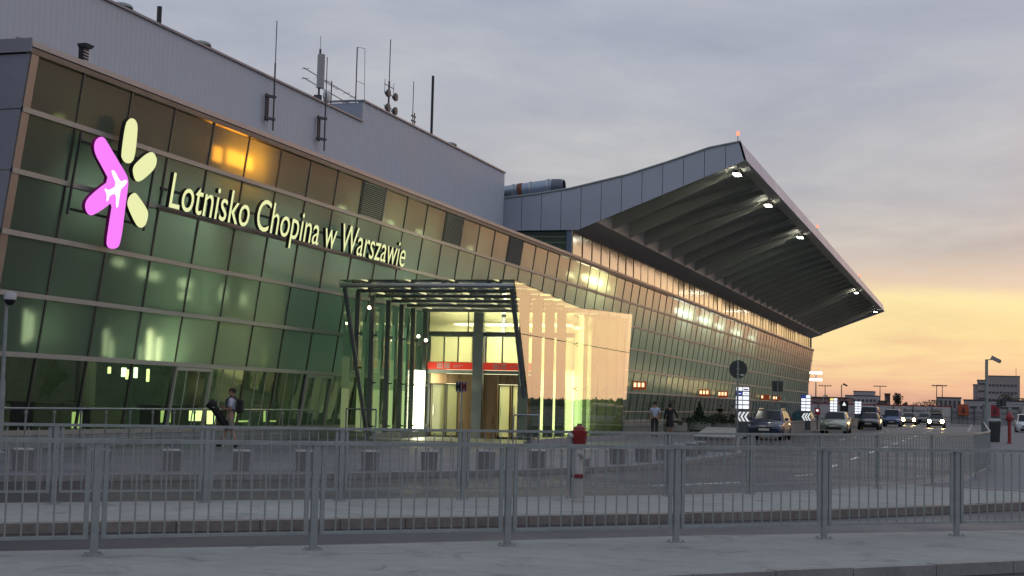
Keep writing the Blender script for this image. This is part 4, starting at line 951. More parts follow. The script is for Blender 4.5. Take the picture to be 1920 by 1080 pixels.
# ------------------------------------------------------------------ camera poles
def cam_pole(x, y, h, label, dx, rb, rt, dome):
    t = thing('camera_pole', label, 'camera pole', (x, y, 0))
    MB().tube((x, y, 0), (x, y, h * .45), rb, rb * .95, 12).tube((x, y, h * .45), (x, y, h), rt, rt * .85, 10).build('pole', galvd, t, smooth=True)
    MB().lathe([(rb * 2, 0), (rb * 2, .02), (rb * 1.3, .05)], (x, y, 0), 12).build('base_flange', galvd, t)
    MB().bar((x, y, h - .04), (x + dx, y - .05, h), .05).build('arm', galvd, t)
    if dome:
        hd = MB().lathe([(.03, .14), (.14, .11), (.155, .02), (.15, -.06)], (x + dx, y - .05, h - .12), 14).build('housing', mat('white camera housing', (.5, .52, .55), .4), t, smooth=True)
        MB().lathe([(.135, 0), (.12, -.07), (.07, -.12), (.01, -.14)], (x + dx, y - .05, h - .185), 14).build('dome', black, t, smooth=True)
    else:
        hd = MB().bar((x + dx - .05, y - .05, h + .13), (x + dx + .45, y - .05, h - .12), .26, .22).build('housing', mat('grey camera housing', (.26, .26, .27), .4), t)
        MB().bar((x + dx + .45, y - .05, h - .12), (x + dx + .5, y - .05, h - .145), .2, .17).build('lens', black, t)
cam_pole(-22.75, 31.2, 3.92, 'grey post with a white dome camera at the near corner of the glass front', .13, .075, .05, True)
cam_pole(.47, 92, 4.75, 'thick based camera post standing by the right railing against the sky', .30, .26, .10, False)

# ------------------------------------------------------------------ lit totem signs
cellw = lamp_mat('sign light cell', (.86, .90, 1), 1.25); cellb = lamp_mat('blue sign cell', (.03, .06, .32), .8); redtxt = mat('red sign print', (.5, .05, .04), .5); celly = lamp_mat('yellow sign cell', (1, .8, .25), 1.1)
greyp = mat('totem grey', (.10, .115, .125), .4, .3)
arrm = lamp_mat('white arrow print', (.8, .83, .85), .9)
def totem(x, y, wd, h, zlo, label, arrow, mark):
    t = thing('totem_sign', label, 'sign', (x, y, 0), 0, 'lit airline totems along the kerb')
    MB().box(x - wd / 2, y - .1, 0, x + wd / 2, y + .1, zlo - .06).build('pedestal', greyp, t)
    MB().box(x - wd / 2 - .03, y - .12, zlo - .05, x + wd / 2 + .03, y + .12, h).build('light_box', mat('totem box', (.05, .055, .07), .4), t)
    ch = (h - zlo) / 5; cw = wd / 2
    for r in range(5):
        for c in range(2):
            m = cellw
            if mark == 'blue' and r == 1 and c == 0: m = cellb
            if mark == 'blue2' and r == 0 and c == 0: m = cellb
            if mark == 'yellow' and r == 0 and c == 0: m = celly
            x0 = x - wd / 2 + c * cw + .02; z1 = h - .03 - r * ch
            ce = MB().box(x0, y - .15, z1 - ch + .06, x0 + cw - .04, y - .121, z1).build('cell', m, t)
            if mark == 'blue' and r == 0 and c == 1: MB().box(x0 + .04, y - .158, z1 - ch * .62, x0 + cw - .08, y - .151, z1 - ch * .32).build('print', redtxt, ce)
            if mark == 'blue' and r == 1: MB().box(x0 + .08, y - .158, z1 - ch * .5, x0 + cw - .1, y - .151, z1 - ch * .36).build('print', cellw if c == 0 else cellb, ce)
    if arrow:
        zc = zlo - .42
        for k in range(3):
            x0 = x - wd * .42 + k * wd * .28
            MB().prism([(x0, y - .106, zc), (x0 + .17, y - .106, zc + .28), (x0 + .29, y - .106, zc + .28), (x0 + .12, y - .106, zc), (x0 + .29, y - .106, zc - .28), (x0 + .17, y - .106, zc - .28)], (0, -.01, 0)).build('chevron', arrm, t)
totem(-13.12, 87.5, .79, 2.78, 1.47, 'nearest lit totem with airline cells, one blue, over three chevrons', True, 'blue')
totem(-12.45, 115, .72, 2.66, 1.42, 'second lit totem with chevrons, right of the first car', True, 'blue2')
totem(-13.55, 150, .72, 2.75, 1.3, 'third lit totem with one yellow cell above the silver car', False, 'yellow')
totem(-12.7, 170, .72, 2.6, 1.2, 'farthest lit totem, above the dark car', False, None)

# ------------------------------------------------------------------ road signs
grb = mat('grey sign back', (.055, .065, .065), .5, .2)
t = thing('road_sign', 'round traffic sign seen from behind on a post above the nearest totem', 'sign', (-12.98, 84.6, 0))
MB().tube((-12.98, 84.6, 0), (-12.98, 84.6, 4.2), .055, n=10).build('post', galvd, t, smooth=True)
MB().lathe([(.02, .05), (.49, .05), (.52, .03), (.52, .01), (.02, .01)], (-12.98, 84.68, 3.72), 32, 0, 'y').build('disc', grb, t)
MB().box(-12.84, 84.665, 3.36, -12.64, 84.685, 3.45).build('sticker', white, t)
MB().box(-13.08, 84.55, 3.4, -12.88, 84.69, 3.46).box(-13.08, 84.55, 3.72, -12.88, 84.69, 3.78).build('clamp', galvd, t)
t = thing('road_sign', 'square traffic sign seen from behind on a thin post beyond the first car', 'sign', (-13.97, 110, 0))
MB().tube((-13.97, 110, 0), (-13.97, 110, 3.5), .05, n=8).build('post', galvd, t)
MB().box(-14.36, 110.06, 2.8, -13.6, 110.1, 3.56).build('plate', mat('dark sign back', (.07, .08, .075), .5), t)
MB().bar((-14.38, 110.08, 2.8), (-14.38, 110.08, 3.57), .05).bar((-13.58, 110.08, 2.8), (-13.58, 110.08, 3.57), .05).bar((-14.38, 110.08, 3.57), (-13.58, 110.08, 3.57), .05).build('frame', mat('pale frame', (.3, .31, .29), .5), t)
t = thing('stop_sign', 'small square post sign with red and black figures in front of the porch doors', 'sign', (-18.58, 53.3, 0))
MB().tube((-18.58, 53.3, 0), (-18.58, 53.3, 1.9), .04, n=10).build('post', galv, t, smooth=True)
MB().box(-18.8, 53.24, 1.88, -18.36, 53.28, 2.28).build('plate', mat('pale sign plate', (.42, .40, .45), .5), t)
for x, m in ((-18.8, black), (-18.57, mat('dark red print', (.22, .02, .04), .5))):
    MB().prism([(x + .01, 53.237, 1.9), (x + .05, 53.237, 1.9), (x + .1, 53.237, 2.03), (x + .16, 53.237, 1.9), (x + .2, 53.237, 1.9), (x + .2, 53.237, 2.26), (x + .16, 53.237, 2.26), (x + .1, 53.237, 2.13), (x + .05, 53.237, 2.26), (x + .01, 53.237, 2.26)], (0, -.006, 0)).build('figure', m, t)
t = thing('road_sign', 'dark board with a small white warning triangle above the silver car', 'sign', (-10.45, 125, 0))
MB().tube((-10.45, 125, RZ), (-10.45, 125, 1.7), .05, n=8).build('post', darksteel, t)
MB().box(-10.78, 124.96, 1.45, -10.12, 125, 2.35).build('plate', black, t)
MB().prism([(-10.6, 124.95, 1.95), (-10.3, 124.95, 1.95), (-10.45, 124.95, 2.25)], (0, -.01, 0)).build('triangle', cellw, t)
t = thing('road_sign', 'small red and white lit sign left of the third totem', 'sign', (-12.1, 120, 0))
MB().tube((-12.1, 120, 0), (-12.1, 120, 1.3), .05, n=8).build('post', darksteel, t)
MB().box(-12.3, 119.95, 1.15, -11.9, 120, 1.7).build('plate', mat('red plate', (.4, .03, .03), .5), t)
MB().lathe([(.02, .01), (.1, .01), (.1, -.02), (.02, -.02)], (-12.1, 119.94, 1.5), 12, 0, 'y').build('lamp', cellw, t)
# orange number boxes over the doors
orb = mat('orange box', (.5, .10, .03), .5, emit=(.8, .15, .03), estr=.12); orl = lamp_mat('warm number light', (1, .72, .38), 1.8)
for y, z, l, n in ((104.5, 2.95, 'orange lit number box next to the porch glass', 3), (131, 2.78, 'orange lit number box above the conifer planter', 3), (141, 2.78, 'orange lit number box beside the nearest totem', 3), (170.4, 2.8, 'orange lit box with a single lamp, left of the square sign', 1), (180.6, 2.8, 'orange lit number box behind the square sign post', 2)):
    t = thing('number_box', l, 'sign', (-23.0, y, z), 0, 'lit number boxes over the terminal doors')
    MB().box(-23.5, y - .1, z - .3, -22.55, y + .1, z + .3).build('case', orb, t)
    for k in range(n):
        x = -23.42 + k * .29
        MB().box(x, y - .13, z - .1, x + .17, y - .105, z + .2).build('figure', orl, t)

#PART3
# ------------------------------------------------------------------ vehicles
def paint(name, c, rough=.25, metal=.3): return mat(name, c, rough, metal, coat=.35, var=.02)
headoff = mat('headlight glass', (.45, .48, .52), .12, .3, spec=.8)
headon = lamp_mat('lit headlight', (1, .70, .28), 130)
tailm = mat('tail light', (.35, .02, .02), .2)
platem = mat('number plate', (.55, .55, .52), .5)
rimm = mat('alloy rim', (.42, .43, .45), .3, .8)
def tyre_mesh(r, w):
    return MB().lathe([(r * .62, -w / 2), (r * .96, -w / 2), (r, -w * .35), (r, w * .35), (r * .96, w / 2), (r * .62, w / 2)], (0, 0, 0), 20, 0, 'x').mesh('tyre', rubber)
def rim_mesh(r, w):
    m = MB().lathe([(r * .63, -w * .3), (r * .63, w * .3), (r * .55, w * .42), (r * .2, w * .46), (.01, w * .46)], (0, 0, 0), 16, 0, 'x')
    for k in range(5):
        a = k * 2 * math.pi / 5; m.bar((w * .47, 0, 0), (w * .47, r * .58 * math.cos(a), r * .58 * math.sin(a)), .05, .02)
    return m.mesh('rim', rimm)
def car(label, x, y, body_m, L=4.4, W_=1.78, H=1.48, style='estate', lights=False, rz=0.0, grille='bar', rails=False, scale=1.06, low=None, name='parked_car', cat='car'):
    t = thing(name, label, cat, (x, y, RZ + .004), rz, 'cars on the terminal road'); t.scale = (scale,) * 3
    van = style == 'van'
    hoodz = H * (.66 if not van else .60); belt = H * (.655 if not van else .60); cw = .30 if not van else .17
    w = W_ / 2
    def yy(f): return -L / 2 + f * L
    mb = MB()
    # lower body loft
    st = [(0, .74, .42, .60), (.012, .84, .24, .66), (.05, .95, .20, .73), (.12, 1, .20, hoodz * .86), (cw, 1, .20, belt * .995), (.60, 1, .2, belt * 1.01), (.90, .99, .22, belt * 1.03), (.97, .94, .26, belt * 1.02), (1.0, .86, .40, belt * .95)]
    rings = []
    for f, ww, zb, zt in st:
        q = w * ww; rings.append([(-q * .90, yy(f), zb), (-q * .985, yy(f), zb + .14), (-q, yy(f), min(.55, zt - .04)), (-q * .97, yy(f), zt - .07), (-q * .88, yy(f), zt), (-q * .4, yy(f), zt + .035), (q * .4, yy(f), zt + .035), (q * .88, yy(f), zt), (q * .97, yy(f), zt - .07), (q, yy(f), min(.55, zt - .04)), (q * .985, yy(f), zb + .14), (q * .90, yy(f), zb)])
    n = 12; vs = [p for r in rings for p in r]
    fs = [(i * n + k, i * n + (k + 1) % n, (i + 1) * n + (k + 1) % n, (i + 1) * n + k) for i in range(len(st) - 1) for k in range(n)] + [tuple(range(n)), tuple(range((len(st) - 1) * n, len(st) * n))]
    mb.add(vs, fs)
    # cabin loft
    rr = {'estate': (.44, .90, .985), 'hatch': (.45, .80, .95), 'sedan': (.46, .70, .84), 'van': (.30, .94, .99)}[style]
    wb, wt = w * .90, w * (.70 if not van else .78)
    cab = [(cw - .02, wb, belt - .05, wb, belt - .02), (rr[0], wb, belt - .05, wt * .98, H - .03), (rr[0] + .1, wb, belt - .05, wt, H), (rr[1] - .08, wb, belt - .05, wt, H - .005), (rr[1], wb, belt - .05, wt * .96, H - .05), (rr[2], wb * .96, belt - .05, wb * .94, belt + .0)]
    vs = []
    for f, a, za, b, zb in cab:
        vs += [(-a, yy(f), za), (-b, yy(f), zb - .04), (-b * .85, yy(f), zb), (b * .85, yy(f), zb), (b, yy(f), zb - .04), (a, yy(f), za)]
    n = 6
    mb.add(vs, [(i * n + k, i * n + k + 1, (i + 1) * n + k + 1, (i + 1) * n + k) for i in range(len(cab) - 1) for k in range(n - 1)] + [tuple(range(6)), tuple(range(30, 36))])
    body = mb.build('body', body_m, t, smooth=True, local=True)
    # glazing
    y0, y1 = yy(cw), yy(rr[0])
    def lerp(a, b, k): return a + (b - a) * k
    def wpt(k, sgn, e): return (sgn * lerp(wb, wt, k) * e, lerp(yy(cw - .02), y1, k) - .022, lerp(belt - .02, H - .03, k) + .012)
    MB().quad(wpt(.10, -1, .86), wpt(.10, 1, .86), wpt(.93, 1, .86), wpt(.93, -1, .86)).build('windscreen', glassd, t, local=True)
    cuts = [cw + .06, lerp(cw, rr[1], .46), lerp(cw, rr[1], .50), lerp(cw, rr[1], .80 if style in ('estate', 'van') else .93)]
    segs = [(cuts[0], cuts[1]), (cuts[2], cuts[3])] + ([(lerp(cw, rr[1], .835), rr[1] + .02)] if style in ('estate', 'van') else [])
    for sgn in (-1, 1):
        for k, (a, b) in enumerate(segs):
            def sp(f, kz):
                return (sgn * (lerp(wb, wt, kz) + .012), yy(f), lerp(belt - .02, H - .05, kz))
            a_top = max(a, lerp(cw, rr[0], .85)) if k == 0 else a
            MB().quad(sp(a, .12), sp(b, .12), sp(min(b, rr[1] - .005), .86), sp(a_top, .86)).build('side_window', glassd, t, local=True)
        MB().box(sgn * (w + .02) - .09, yy(cw + .055), belt - .02, sgn * (w + .02) + .09, yy(cw + .055) + .09, belt + .12).build('mirror', body_m, t, local=True, bevel=.03)
        if rails: MB().path([(sgn * wt * .9, yy(rr[0] + .04), H - .01), (sgn * wt * .9, yy(rr[0] + .07), H + .05), (sgn * wt * .9, yy(rr[1] - .06), H + .05), (sgn * wt * .9, yy(rr[1] - .03), H - .01)], .018, 6).build('roof_rail', chrome, t, local=True)
        # headlights
        hz = .60 if not van else .72
        MB().hexa([(sgn * w * .52, yy(.004), hz), (sgn * w * .90, yy(.036), hz), (sgn * w * .93, yy(.075), hz + .03), (sgn * w * .55, yy(.04), hz + .02)], [(sgn * w * .50, yy(.030), hz + .10), (sgn * w * .90, yy(.055), hz + .15), (sgn * w * .93, yy(.10), hz + .16), (sgn * w * .55, yy(.07), hz + .12)]).build('headlight', headoff, t, local=True)
        if lights: MB().lathe([(.02, -.02), (.15, -.02), (.17, .0), (.10, .05)], (sgn * w * .70, yy(-.004), hz + .06), 14, 0, 'y').build('lit_lamp', headon, t, local=True)
        MB().box(sgn * w * .72 - .09, yy(.0) - .004 + .05, .33, sgn * w * .72 + .09, yy(.03), .42).build('fog_lamp', black, t, local=True)
        MB().box(sgn * w * .85 - .1, yy(.985), belt * .70, sgn * w * .85 + .09, yy(1.004), belt * .98).build('tail_light', tailm, t, local=True)
    # grille, bumper, plate
    MB().hexa([(-w * .62, yy(-.004), .26), (w * .62, yy(-.004), .26), (w * .62, yy(.05), .26), (-w * .62, yy(.05), .26)], [(-w * .56, yy(-.006), .44), (w * .56, yy(-.006), .44), (w * .56, yy(.05), .44), (-w * .56, yy(.05), .44)]).build('lower_grille', black, t, local=True)
    if grille == 'bar':
        MB().box(-w * .46, yy(-.006), .595, w * .46, yy(.02), .66).build('upper_grille', black, t, local=True)
        MB().box(-w * .47, yy(-.010), .665, w * .47, yy(.02), .70).build('chrome_bar', chrome, t, local=True)
        MB().lathe([(.065, 0), (.065, .012), (.05, .014)], (0, yy(-.011), .682), 14, 0, 'y').build('badge', chrome, t, local=True)
    elif grille == 'twin':
        for sgn in (-1, 1): MB().hexa([(sgn * .05, yy(-.006), .58), (sgn * .36, yy(.0), .60), (sgn * .36, yy(.03), .60), (sgn * .05, yy(.03), .58)], [(sgn * .05, yy(.01), .70), (sgn * .40, yy(.018), .70), (sgn * .40, yy(.04), .70), (sgn * .05, yy(.04), .70)]).build('upper_grille', black, t, local=True)
    else:
        MB().box(-w * .46, yy(-.006), .58, w * .46, yy(.03), .70).build('upper_grille', black, t, local=True)
        MB().box(-w * .46, yy(-.009), .63, w * .46, yy(.0), .65).build('chrome_bar', chrome, t, local=True)
    MB().box(-.26, yy(-.012), .46, .26, yy(.0), .57).build('number_plate', platem, t, local=True)
    if low: MB().box(-w * .97, yy(-.004), .19, w * .97, yy(.03), .255).build('bumper_lip', low, t, local=True)
    # wheels
    r = .315 if not van else .34; tm = tyre_mesh(r, .21); rm = rim_mesh(r, .21)
    for f in (.17, .80):
        for sgn in (-1, 1):
            MB().tube((sgn * (w - .26), yy(f), r + .03), (sgn * (w + .003), yy(f), r + .03), r + .065, n=20).build('wheel_arch', black, t, local=True)
            wl = bpy.data.objects.new('wheel', None); wl.location = (sgn * (w - .09), yy(f), r); link(wl, t)
            inst('tyre', tm, wl); inst('rim', rm, wl, (0, 0, 0), (0, 0, 0 if sgn > 0 else math.pi))
    return t
navy = paint('dark blue grey car paint', (.020, .030, .070), .38, .15); silver = paint('pale silver green car paint', (.36, .39, .34), .3, .5)
dark = paint('near black car paint', (.014, .016, .022)); blue = paint('mid blue car paint', (.06, .10, .22)); grey = paint('grey car paint', (.10, .105, .11)); teal = paint('teal car paint', (.05, .13, .16)); cwhite = paint('white car paint', (.62, .64, .68), .3, 0)
car('dark blue grey estate car with roof rails, nearest on the road', -10.85, 82.4, navy, 4.5, 1.78, 1.50, 'estate', grille='bar', rails=True, scale=1.07, low=chrome)
car('pale silver hatchback with twin grille openings behind the estate', -9.85, 111.0, silver, 4.2, 1.74, 1.46, 'hatch', grille='twin', scale=1.08, low=silver)
car('near black car parked close behind the silver hatchback', -9.40, 140.0, dark, 4.5, 1.78, 1.46, 'sedan', grille='slot', scale=1.06)
car('dark blue van whose roof shows above the near black car', -10.6, 158.0, blue, 4.8, 1.9, 2.05, 'van', grille='slot', scale=1.04, name='parked_van', cat='van')
car('mid blue people carrier with unlit lamps in the parked row', -9.25, 175.0, blue, 4.6, 1.86, 1.86, 'van', grille='slot', scale=1.04, name='parked_van', cat='van')
car('grey car with headlights on at the end of the parked row', -8.6, 203.0, grey, 4.4, 1.78, 1.5, 'sedan', lights=True, scale=1.06)
car('dark car behind the grey one that has its headlights on', -7.35, 222.0, dark, 4.4, 1.78, 1.48, 'sedan', scale=1.05)
tx = car('oncoming dark car with both headlights on and a rack on its roof', -4.45, 174.0, grey, 4.5, 1.80, 1.50, 'sedan', lights=True, scale=1.08, name='moving_car')
MB().box(-.62, -.3, 1.58, .62, -.22, 1.62).box(-.62, .3, 1.58, .62, .38, 1.62).box(-.6, -.3, 1.49, -.55, .36, 1.6).box(.55, -.3, 1.49, .6, .36, 1.6).box(-.5, -.2, 1.62, .5, .3, 1.72).build('roof_rack', black, tx, local=True)
car('teal car seen low behind the concrete wall, next to the second totem', -13.95, 127.0, teal, 4.2, 1.74, 1.46, 'hatch', rz=math.pi, scale=1.05)
am = car('white car with red trim at the right edge of the footway', 4.15, 142.0, cwhite, 4.4, 1.8, 1.62, 'van', scale=1.08, name='parked_van', cat='van')
MB().box(-.93, -1.2, .45, .93, 1.6, .60).build('red_stripe', mat('red trim', (.4, .03, .03), .4), am, local=True)

# ------------------------------------------------------------------ people
def skin_mesh(name, chains, mats, parent, sub=2, root=0):
    """chains: list of lists of (point, radius); points given twice at the same place join the chains"""
    me = bpy.data.meshes.new(name + '_skeleton'); vs = []; rad = []; ed = []; idx = {}
    for ch in chains:
        prev = None
        for p, r in ch:
            k = tuple(round(c, 3) for c in p)
            if k not in idx: idx[k] = len(vs); vs.append(k); rad.append(r)
            i = idx[k]
            if prev is not None and prev != i: ed.append((prev, i))
            prev = i
    me.from_pydata(vs, ed, []); o = bpy.data.objects.new(name, me); COL.objects.link(o)
    sk = o.modifiers.new('skin', 'SKIN'); sk.use_smooth_shade = True
    for i, d in enumerate(me.skin_vertices[0].data):
        r = rad[i]; d.radius = (r, r) if isinstance(r, (int, float)) else r; d.use_root = (i == root)
    ss = o.modifiers.new('sub', 'SUBSURF'); ss.levels = sub; ss.render_levels = sub
    dg = bpy.context.evaluated_depsgraph_get(); me2 = bpy.data.meshes.new_from_object(o.evaluated_get(dg))
    bpy.data.objects.remove(o)
    me2.materials.clear(); me2.materials.append(mats)
    for p in me2.polygons: p.use_smooth = True
    n = bpy.data.objects.new(name, me2); link(n, parent); return n
skinm = mat('skin', (.36, .20, .14), .6); hairm = mat('dark hair', (.02, .015, .012), .7)
def person(label, x, y, z, rz, top, bottom, shoes, pose, short_sleeve=True, shorts=False, skirt=False, scale=1.0, group=None):
    t = thing('person', label, 'person', (x, y, z), rz, group); t.scale = (scale,) * 3
    J = {'pel': (0, 0, .95), 'wst': (0, .0, 1.10), 'che': (0, .0, 1.32), 'nck': (0, 0, 1.48), 'jaw': (0, -.02, 1.56), 'hd': (0, -.01, 1.66), 'top': (0, .0, 1.73),
         'shL': (-.185, 0, 1.40), 'shR': (.185, 0, 1.40), 'elL': (-.25, .02, 1.12), 'elR': (.25, .02, 1.12), 'wrL': (-.26, -.08, .88), 'wrR': (.26, -.08, .88), 'haL': (-.26, -.10, .80), 'haR': (.26, -.10, .80),
         'hpL': (-.10, 0, .92), 'hpR': (.10, 0, .92), 'knL': (-.11, -.02, .50), 'knR': (.11, -.02, .50), 'anL': (-.11, .03, .09), 'anR': (.11, .03, .09), 'toL': (-.12, -.13, .04), 'toR': (.12, -.13, .04)}
    J.update(pose)
    def mid(a, b, k=.5): return tuple(J[a][i] + (J[b][i] - J[a][i]) * k for i in range(3))
    ch = [[(J['pel'], .12), (J['wst'], .11), (J['che'], .135), (J['nck'], .055), (J['jaw'], .068), (J['hd'], .092), (J['top'], .055)]]
    for s in 'LR':
        ch.append([(J['che'], .135), (J['sh' + s], .062), (mid('sh' + s, 'el' + s), .047), (J['el' + s], .040), (mid('el' + s, 'wr' + s, .4), .036), (J['wr' + s], .026), (J['ha' + s], .034)])
        ch.append([(J['pel'], .12), (J['hp' + s], .095), (mid('hp' + s, 'kn' + s), .078), (J['kn' + s], .055), (mid('kn' + s, 'an' + s, .35), .056), (J['an' + s], .036), (J['to' + s], .034)])
    skin_mesh('body', ch, skinm, t)
    g = 1.16
    c2 = [[(J['pel'], .135), (J['wst'], .128), (J['che'], .155), (mid('che', 'nck', .7), .075)]]
    for s in 'LR':
        arm = [(J['che'], .155), (J['sh' + s], .075), (mid('sh' + s, 'el' + s), .062), (mid('sh' + s, 'el' + s, .75), .058)]
        if not short_sleeve: arm += [(J['el' + s], .052), (mid('el' + s, 'wr' + s, .5), .046), (mid('el' + s, 'wr' + s, .92), .038)]
        c2.append(arm)
    skin_mesh('shirt' if short_sleeve else 'jacket', c2, top, t)
    if skirt:
        MB().lathe([(.225, -.42), (.20, -.2), (.165, .02), (.145, .12)], (0, 0, J['pel'][2]), 16).build('skirt', bottom, t, smooth=True, local=True)
    else:
        c3 = [[(mid('pel', 'wst', .5), .128), (J['pel'], .138)]]
        for s in 'LR':
            leg = [(J['pel'], .138), (J['hp' + s], .11), (mid('hp' + s, 'kn' + s), .098), (J['kn' + s], .08)]
            if not shorts: leg += [(mid('kn' + s, 'an' + s, .5), .070), (mid('kn' + s, 'an' + s, .97), .062)]
            c3.append(leg)
        skin_mesh('shorts' if shorts else 'trousers', c3, bottom, t)
    for s in 'LR':
        skin_mesh('shoe', [[((J['an' + s][0], J['an' + s][1] + .03, J['an' + s][2] - .045), .05), (mid('an' + s, 'to' + s, .5), .05), (J['to' + s], .045)]], shoes, t)
        # fingers and thumb
        h = Vector(J['ha' + s]); d = (h - Vector(J['wr' + s])).normalized(); sd_ = d.orthogonal().normalized(); hb_ = MB()
        for k, ln in enumerate((.055, .07, .065, .05)):
            b = h + sd_ * (k - 1.5) * .016; e = b + d * ln; hb_.tube(b, e, .009, .008, 6); hb_.tube(e, e + (d * .6 + sd_.cross(d) * .8).normalized() * .03, .008, .006, 6)
        hb_.tube(h - d * .02, h + sd_ * .05 + d * .02, .010, .008, 6); hb_.build('fingers', skinm, t, local=True)
    # face and hair
    hx_, hy_, hz_ = J['hd']
    f = MB().bar((hx_, hy_ - .09, hz_ - .0), (hx_, hy_ - .125, hz_ - .035), .025)
    for sg in (-1, 1): f.box(hx_ + sg * .093 - .008, hy_ - .015, hz_ - .04, hx_ + sg * .093 + .008, hy_ + .02, hz_ + .03)
    f.build('nose_and_ears', skinm, t, local=True)
    e = MB()
    for sg in (-1, 1): e.box(hx_ + sg * .036 - .012, hy_ - .104, hz_ + .012, hx_ + sg * .036 + .012, hy_ - .085, hz_ + .022)
    e.box(hx_ - .025, hy_ - .098, hz_ - .062, hx_ + .025, hy_ - .08, hz_ - .054)
    e.build('eyes_and_mouth', mat('dark feature', (.06, .03, .025), .5), t, local=True)
    return t, J
def cap_hair(t, J, long=False):
    x, y, z = J['hd']
    o = MB().lathe([(.094, -.035), (.104, .02), (.092, .065), (.055, .095), (.01, .102)], (x, y + .018, z + .0), 16).build('hair', hairm, t, smooth=True, local=True)
    if long: MB().lathe([(.05, -.1), (.085, -.02), (.08, .06), (.02, .1)], (x, y + .07, z - .06), 12).build('hair_back', hairm, t, smooth=True, local=True)
plaid = mat('pale blue checked shirt', (.46, .50, .60), .8, var=.22, scale=14)
stripe = mat('light blue striped shirt', (.36, .42, .60), .8, var=.12, scale=12)
khaki = mat('khaki shorts', (.22, .20, .16), .85, var=.1); blackc = mat('black cloth', (.010, .010, .012), .8); dkt = mat('dark trousers', (.02, .02, .024), .8)
# man walking to the left with a bag under his arm
pose = {'knL': (-.10, -.16, .52), 'anL': (-.10, -.30, .12), 'toL': (-.10, -.44, .06), 'knR': (.10, .06, .50), 'anR': (.10, .20, .12), 'toR': (.10, .08, .04), 'elL': (-.24, .04, 1.14), 'wrL': (-.16, -.22, 1.18), 'haL': (-.12, -.29, 1.20), 'elR': (.25, .02, 1.13), 'wrR': (.10, -.20, 1.14), 'haR': (.04, -.26, 1.16)}
man, J = person('man in a checked shirt and shorts walking past the glass front with a black bag', -20.73, 39.2, 0.0, R(-73), plaid, khaki, blackc, pose, True, True, scale=1.0)
cap_hair(man, J)
t = thing('backpack', 'black backpack worn by the walking man in the checked shirt', 'backpack', (-20.73, 39.2, 0), R(-73))
MB().box(-.15, .15, 1.02, .15, .33, 1.42).build('bag', blackc, t, local=True, bevel=.05)
for sg in (-1, 1): MB().path([(sg * .11, .16, 1.40), (sg * .13, .02, 1.53), (sg * .13, -.15, 1.40), (sg * .13, -.14, 1.2), (sg * .12, .16, 1.08)], .02, 6).build('strap', mat('navy strap', (.02, .025, .06), .7), t, local=True)
t = thing('instrument_bag', 'long black bag held slanting down in front of the walking man', 'bag', (-20.73, 39.2, 0), R(-73))
MB().tube((.02, -.58, 1.27), (.02, -.12, .62), .12, .10, 12).tube((.02, -.66, 1.31), (.02, -.52, 1.2), .15, .14, 12).build('bag', blackc, t, smooth=True, local=True)
MB().box(-.02, -.60, 1.17, .14, -.48, 1.185).build('white_tab', white, t, local=True)
# couple walking away
pose = {'knL': (-.10, -.10, .50), 'anL': (-.10, -.04, .10), 'toL': (-.10, -.16, .04), 'knR': (.10, -.04, .50), 'anR': (.10, .12, .12), 'toR': (.11, .01, .04)}
p_, J = person('man in a light blue striped shirt and dark trousers walking away, left of the couple', -15.35, 73.3, 0, R(180 + 14), stripe, dkt, blackc, pose, True, False, scale=1.0, group='couple walking along the plaza')
cap_hair(p_, J)
pose = {'elL': (-.33, .02, 1.14), 'wrL': (-.42, -.06, .95), 'haL': (-.45, -.08, .88), 'knL': (-.09, -.06, .50), 'knR': (.09, -.02, .50), 'anL': (-.09, .0, .09), 'anR': (.09, .08, .1)}
p_, J = person('woman in a black jacket and skirt walking away, right of the couple', -14.75, 74.1, 0, R(180 + 14), blackc, blackc, blackc, pose, False, False, True, scale=.98, group='couple walking along the plaza')
cap_hair(p_, J, True)
t = thing('handbag', 'small dark handbag swinging beside the woman in black', 'bag', (-14.30, 74.1, 0))
MB().box(-14.33, 74.0, .62, -14.08, 74.2, .80).build('bag', mat('dark bag leather', (.03, .032, .03), .4), t, bevel=.03)
MB().path([(-14.31, 74.1, .8), (-14.27, 74.1, .90), (-14.13, 74.1, .90), (-14.1, 74.1, .8)], .012, 6).build('handle', blackc, t)
for k, (x, y, m_, l) in enumerate(((-21.6, 131.0, blackc, 'dark haired person in black standing behind the far handrail'), (-20.6, 131.5, mat('pale shirt', (.34, .30, .27), .8), 'person in a pale top standing behind the far handrail'))):
    p_, J = person(l, x, y, 0, R(160 + 30 * k), m_, dkt, blackc, {}, True, False)
    cap_hair(p_, J)
t = thing('suitcase', 'dark object standing at the handrail beside the two waiting people', 'suitcase', (-19.9, 131.2, 0))
MB().box(-20.15, 131, .06, -19.7, 131.3, .72).build('case', mat('dark case', (.05, .05, .055), .5), t, bevel=.04)
MB().path([(-20.05, 131.15, .72), (-20.05, 131.15, 1.02), (-19.8, 131.15, 1.02), (-19.8, 131.15, .72)], .014, 6).build('handle', black, t)

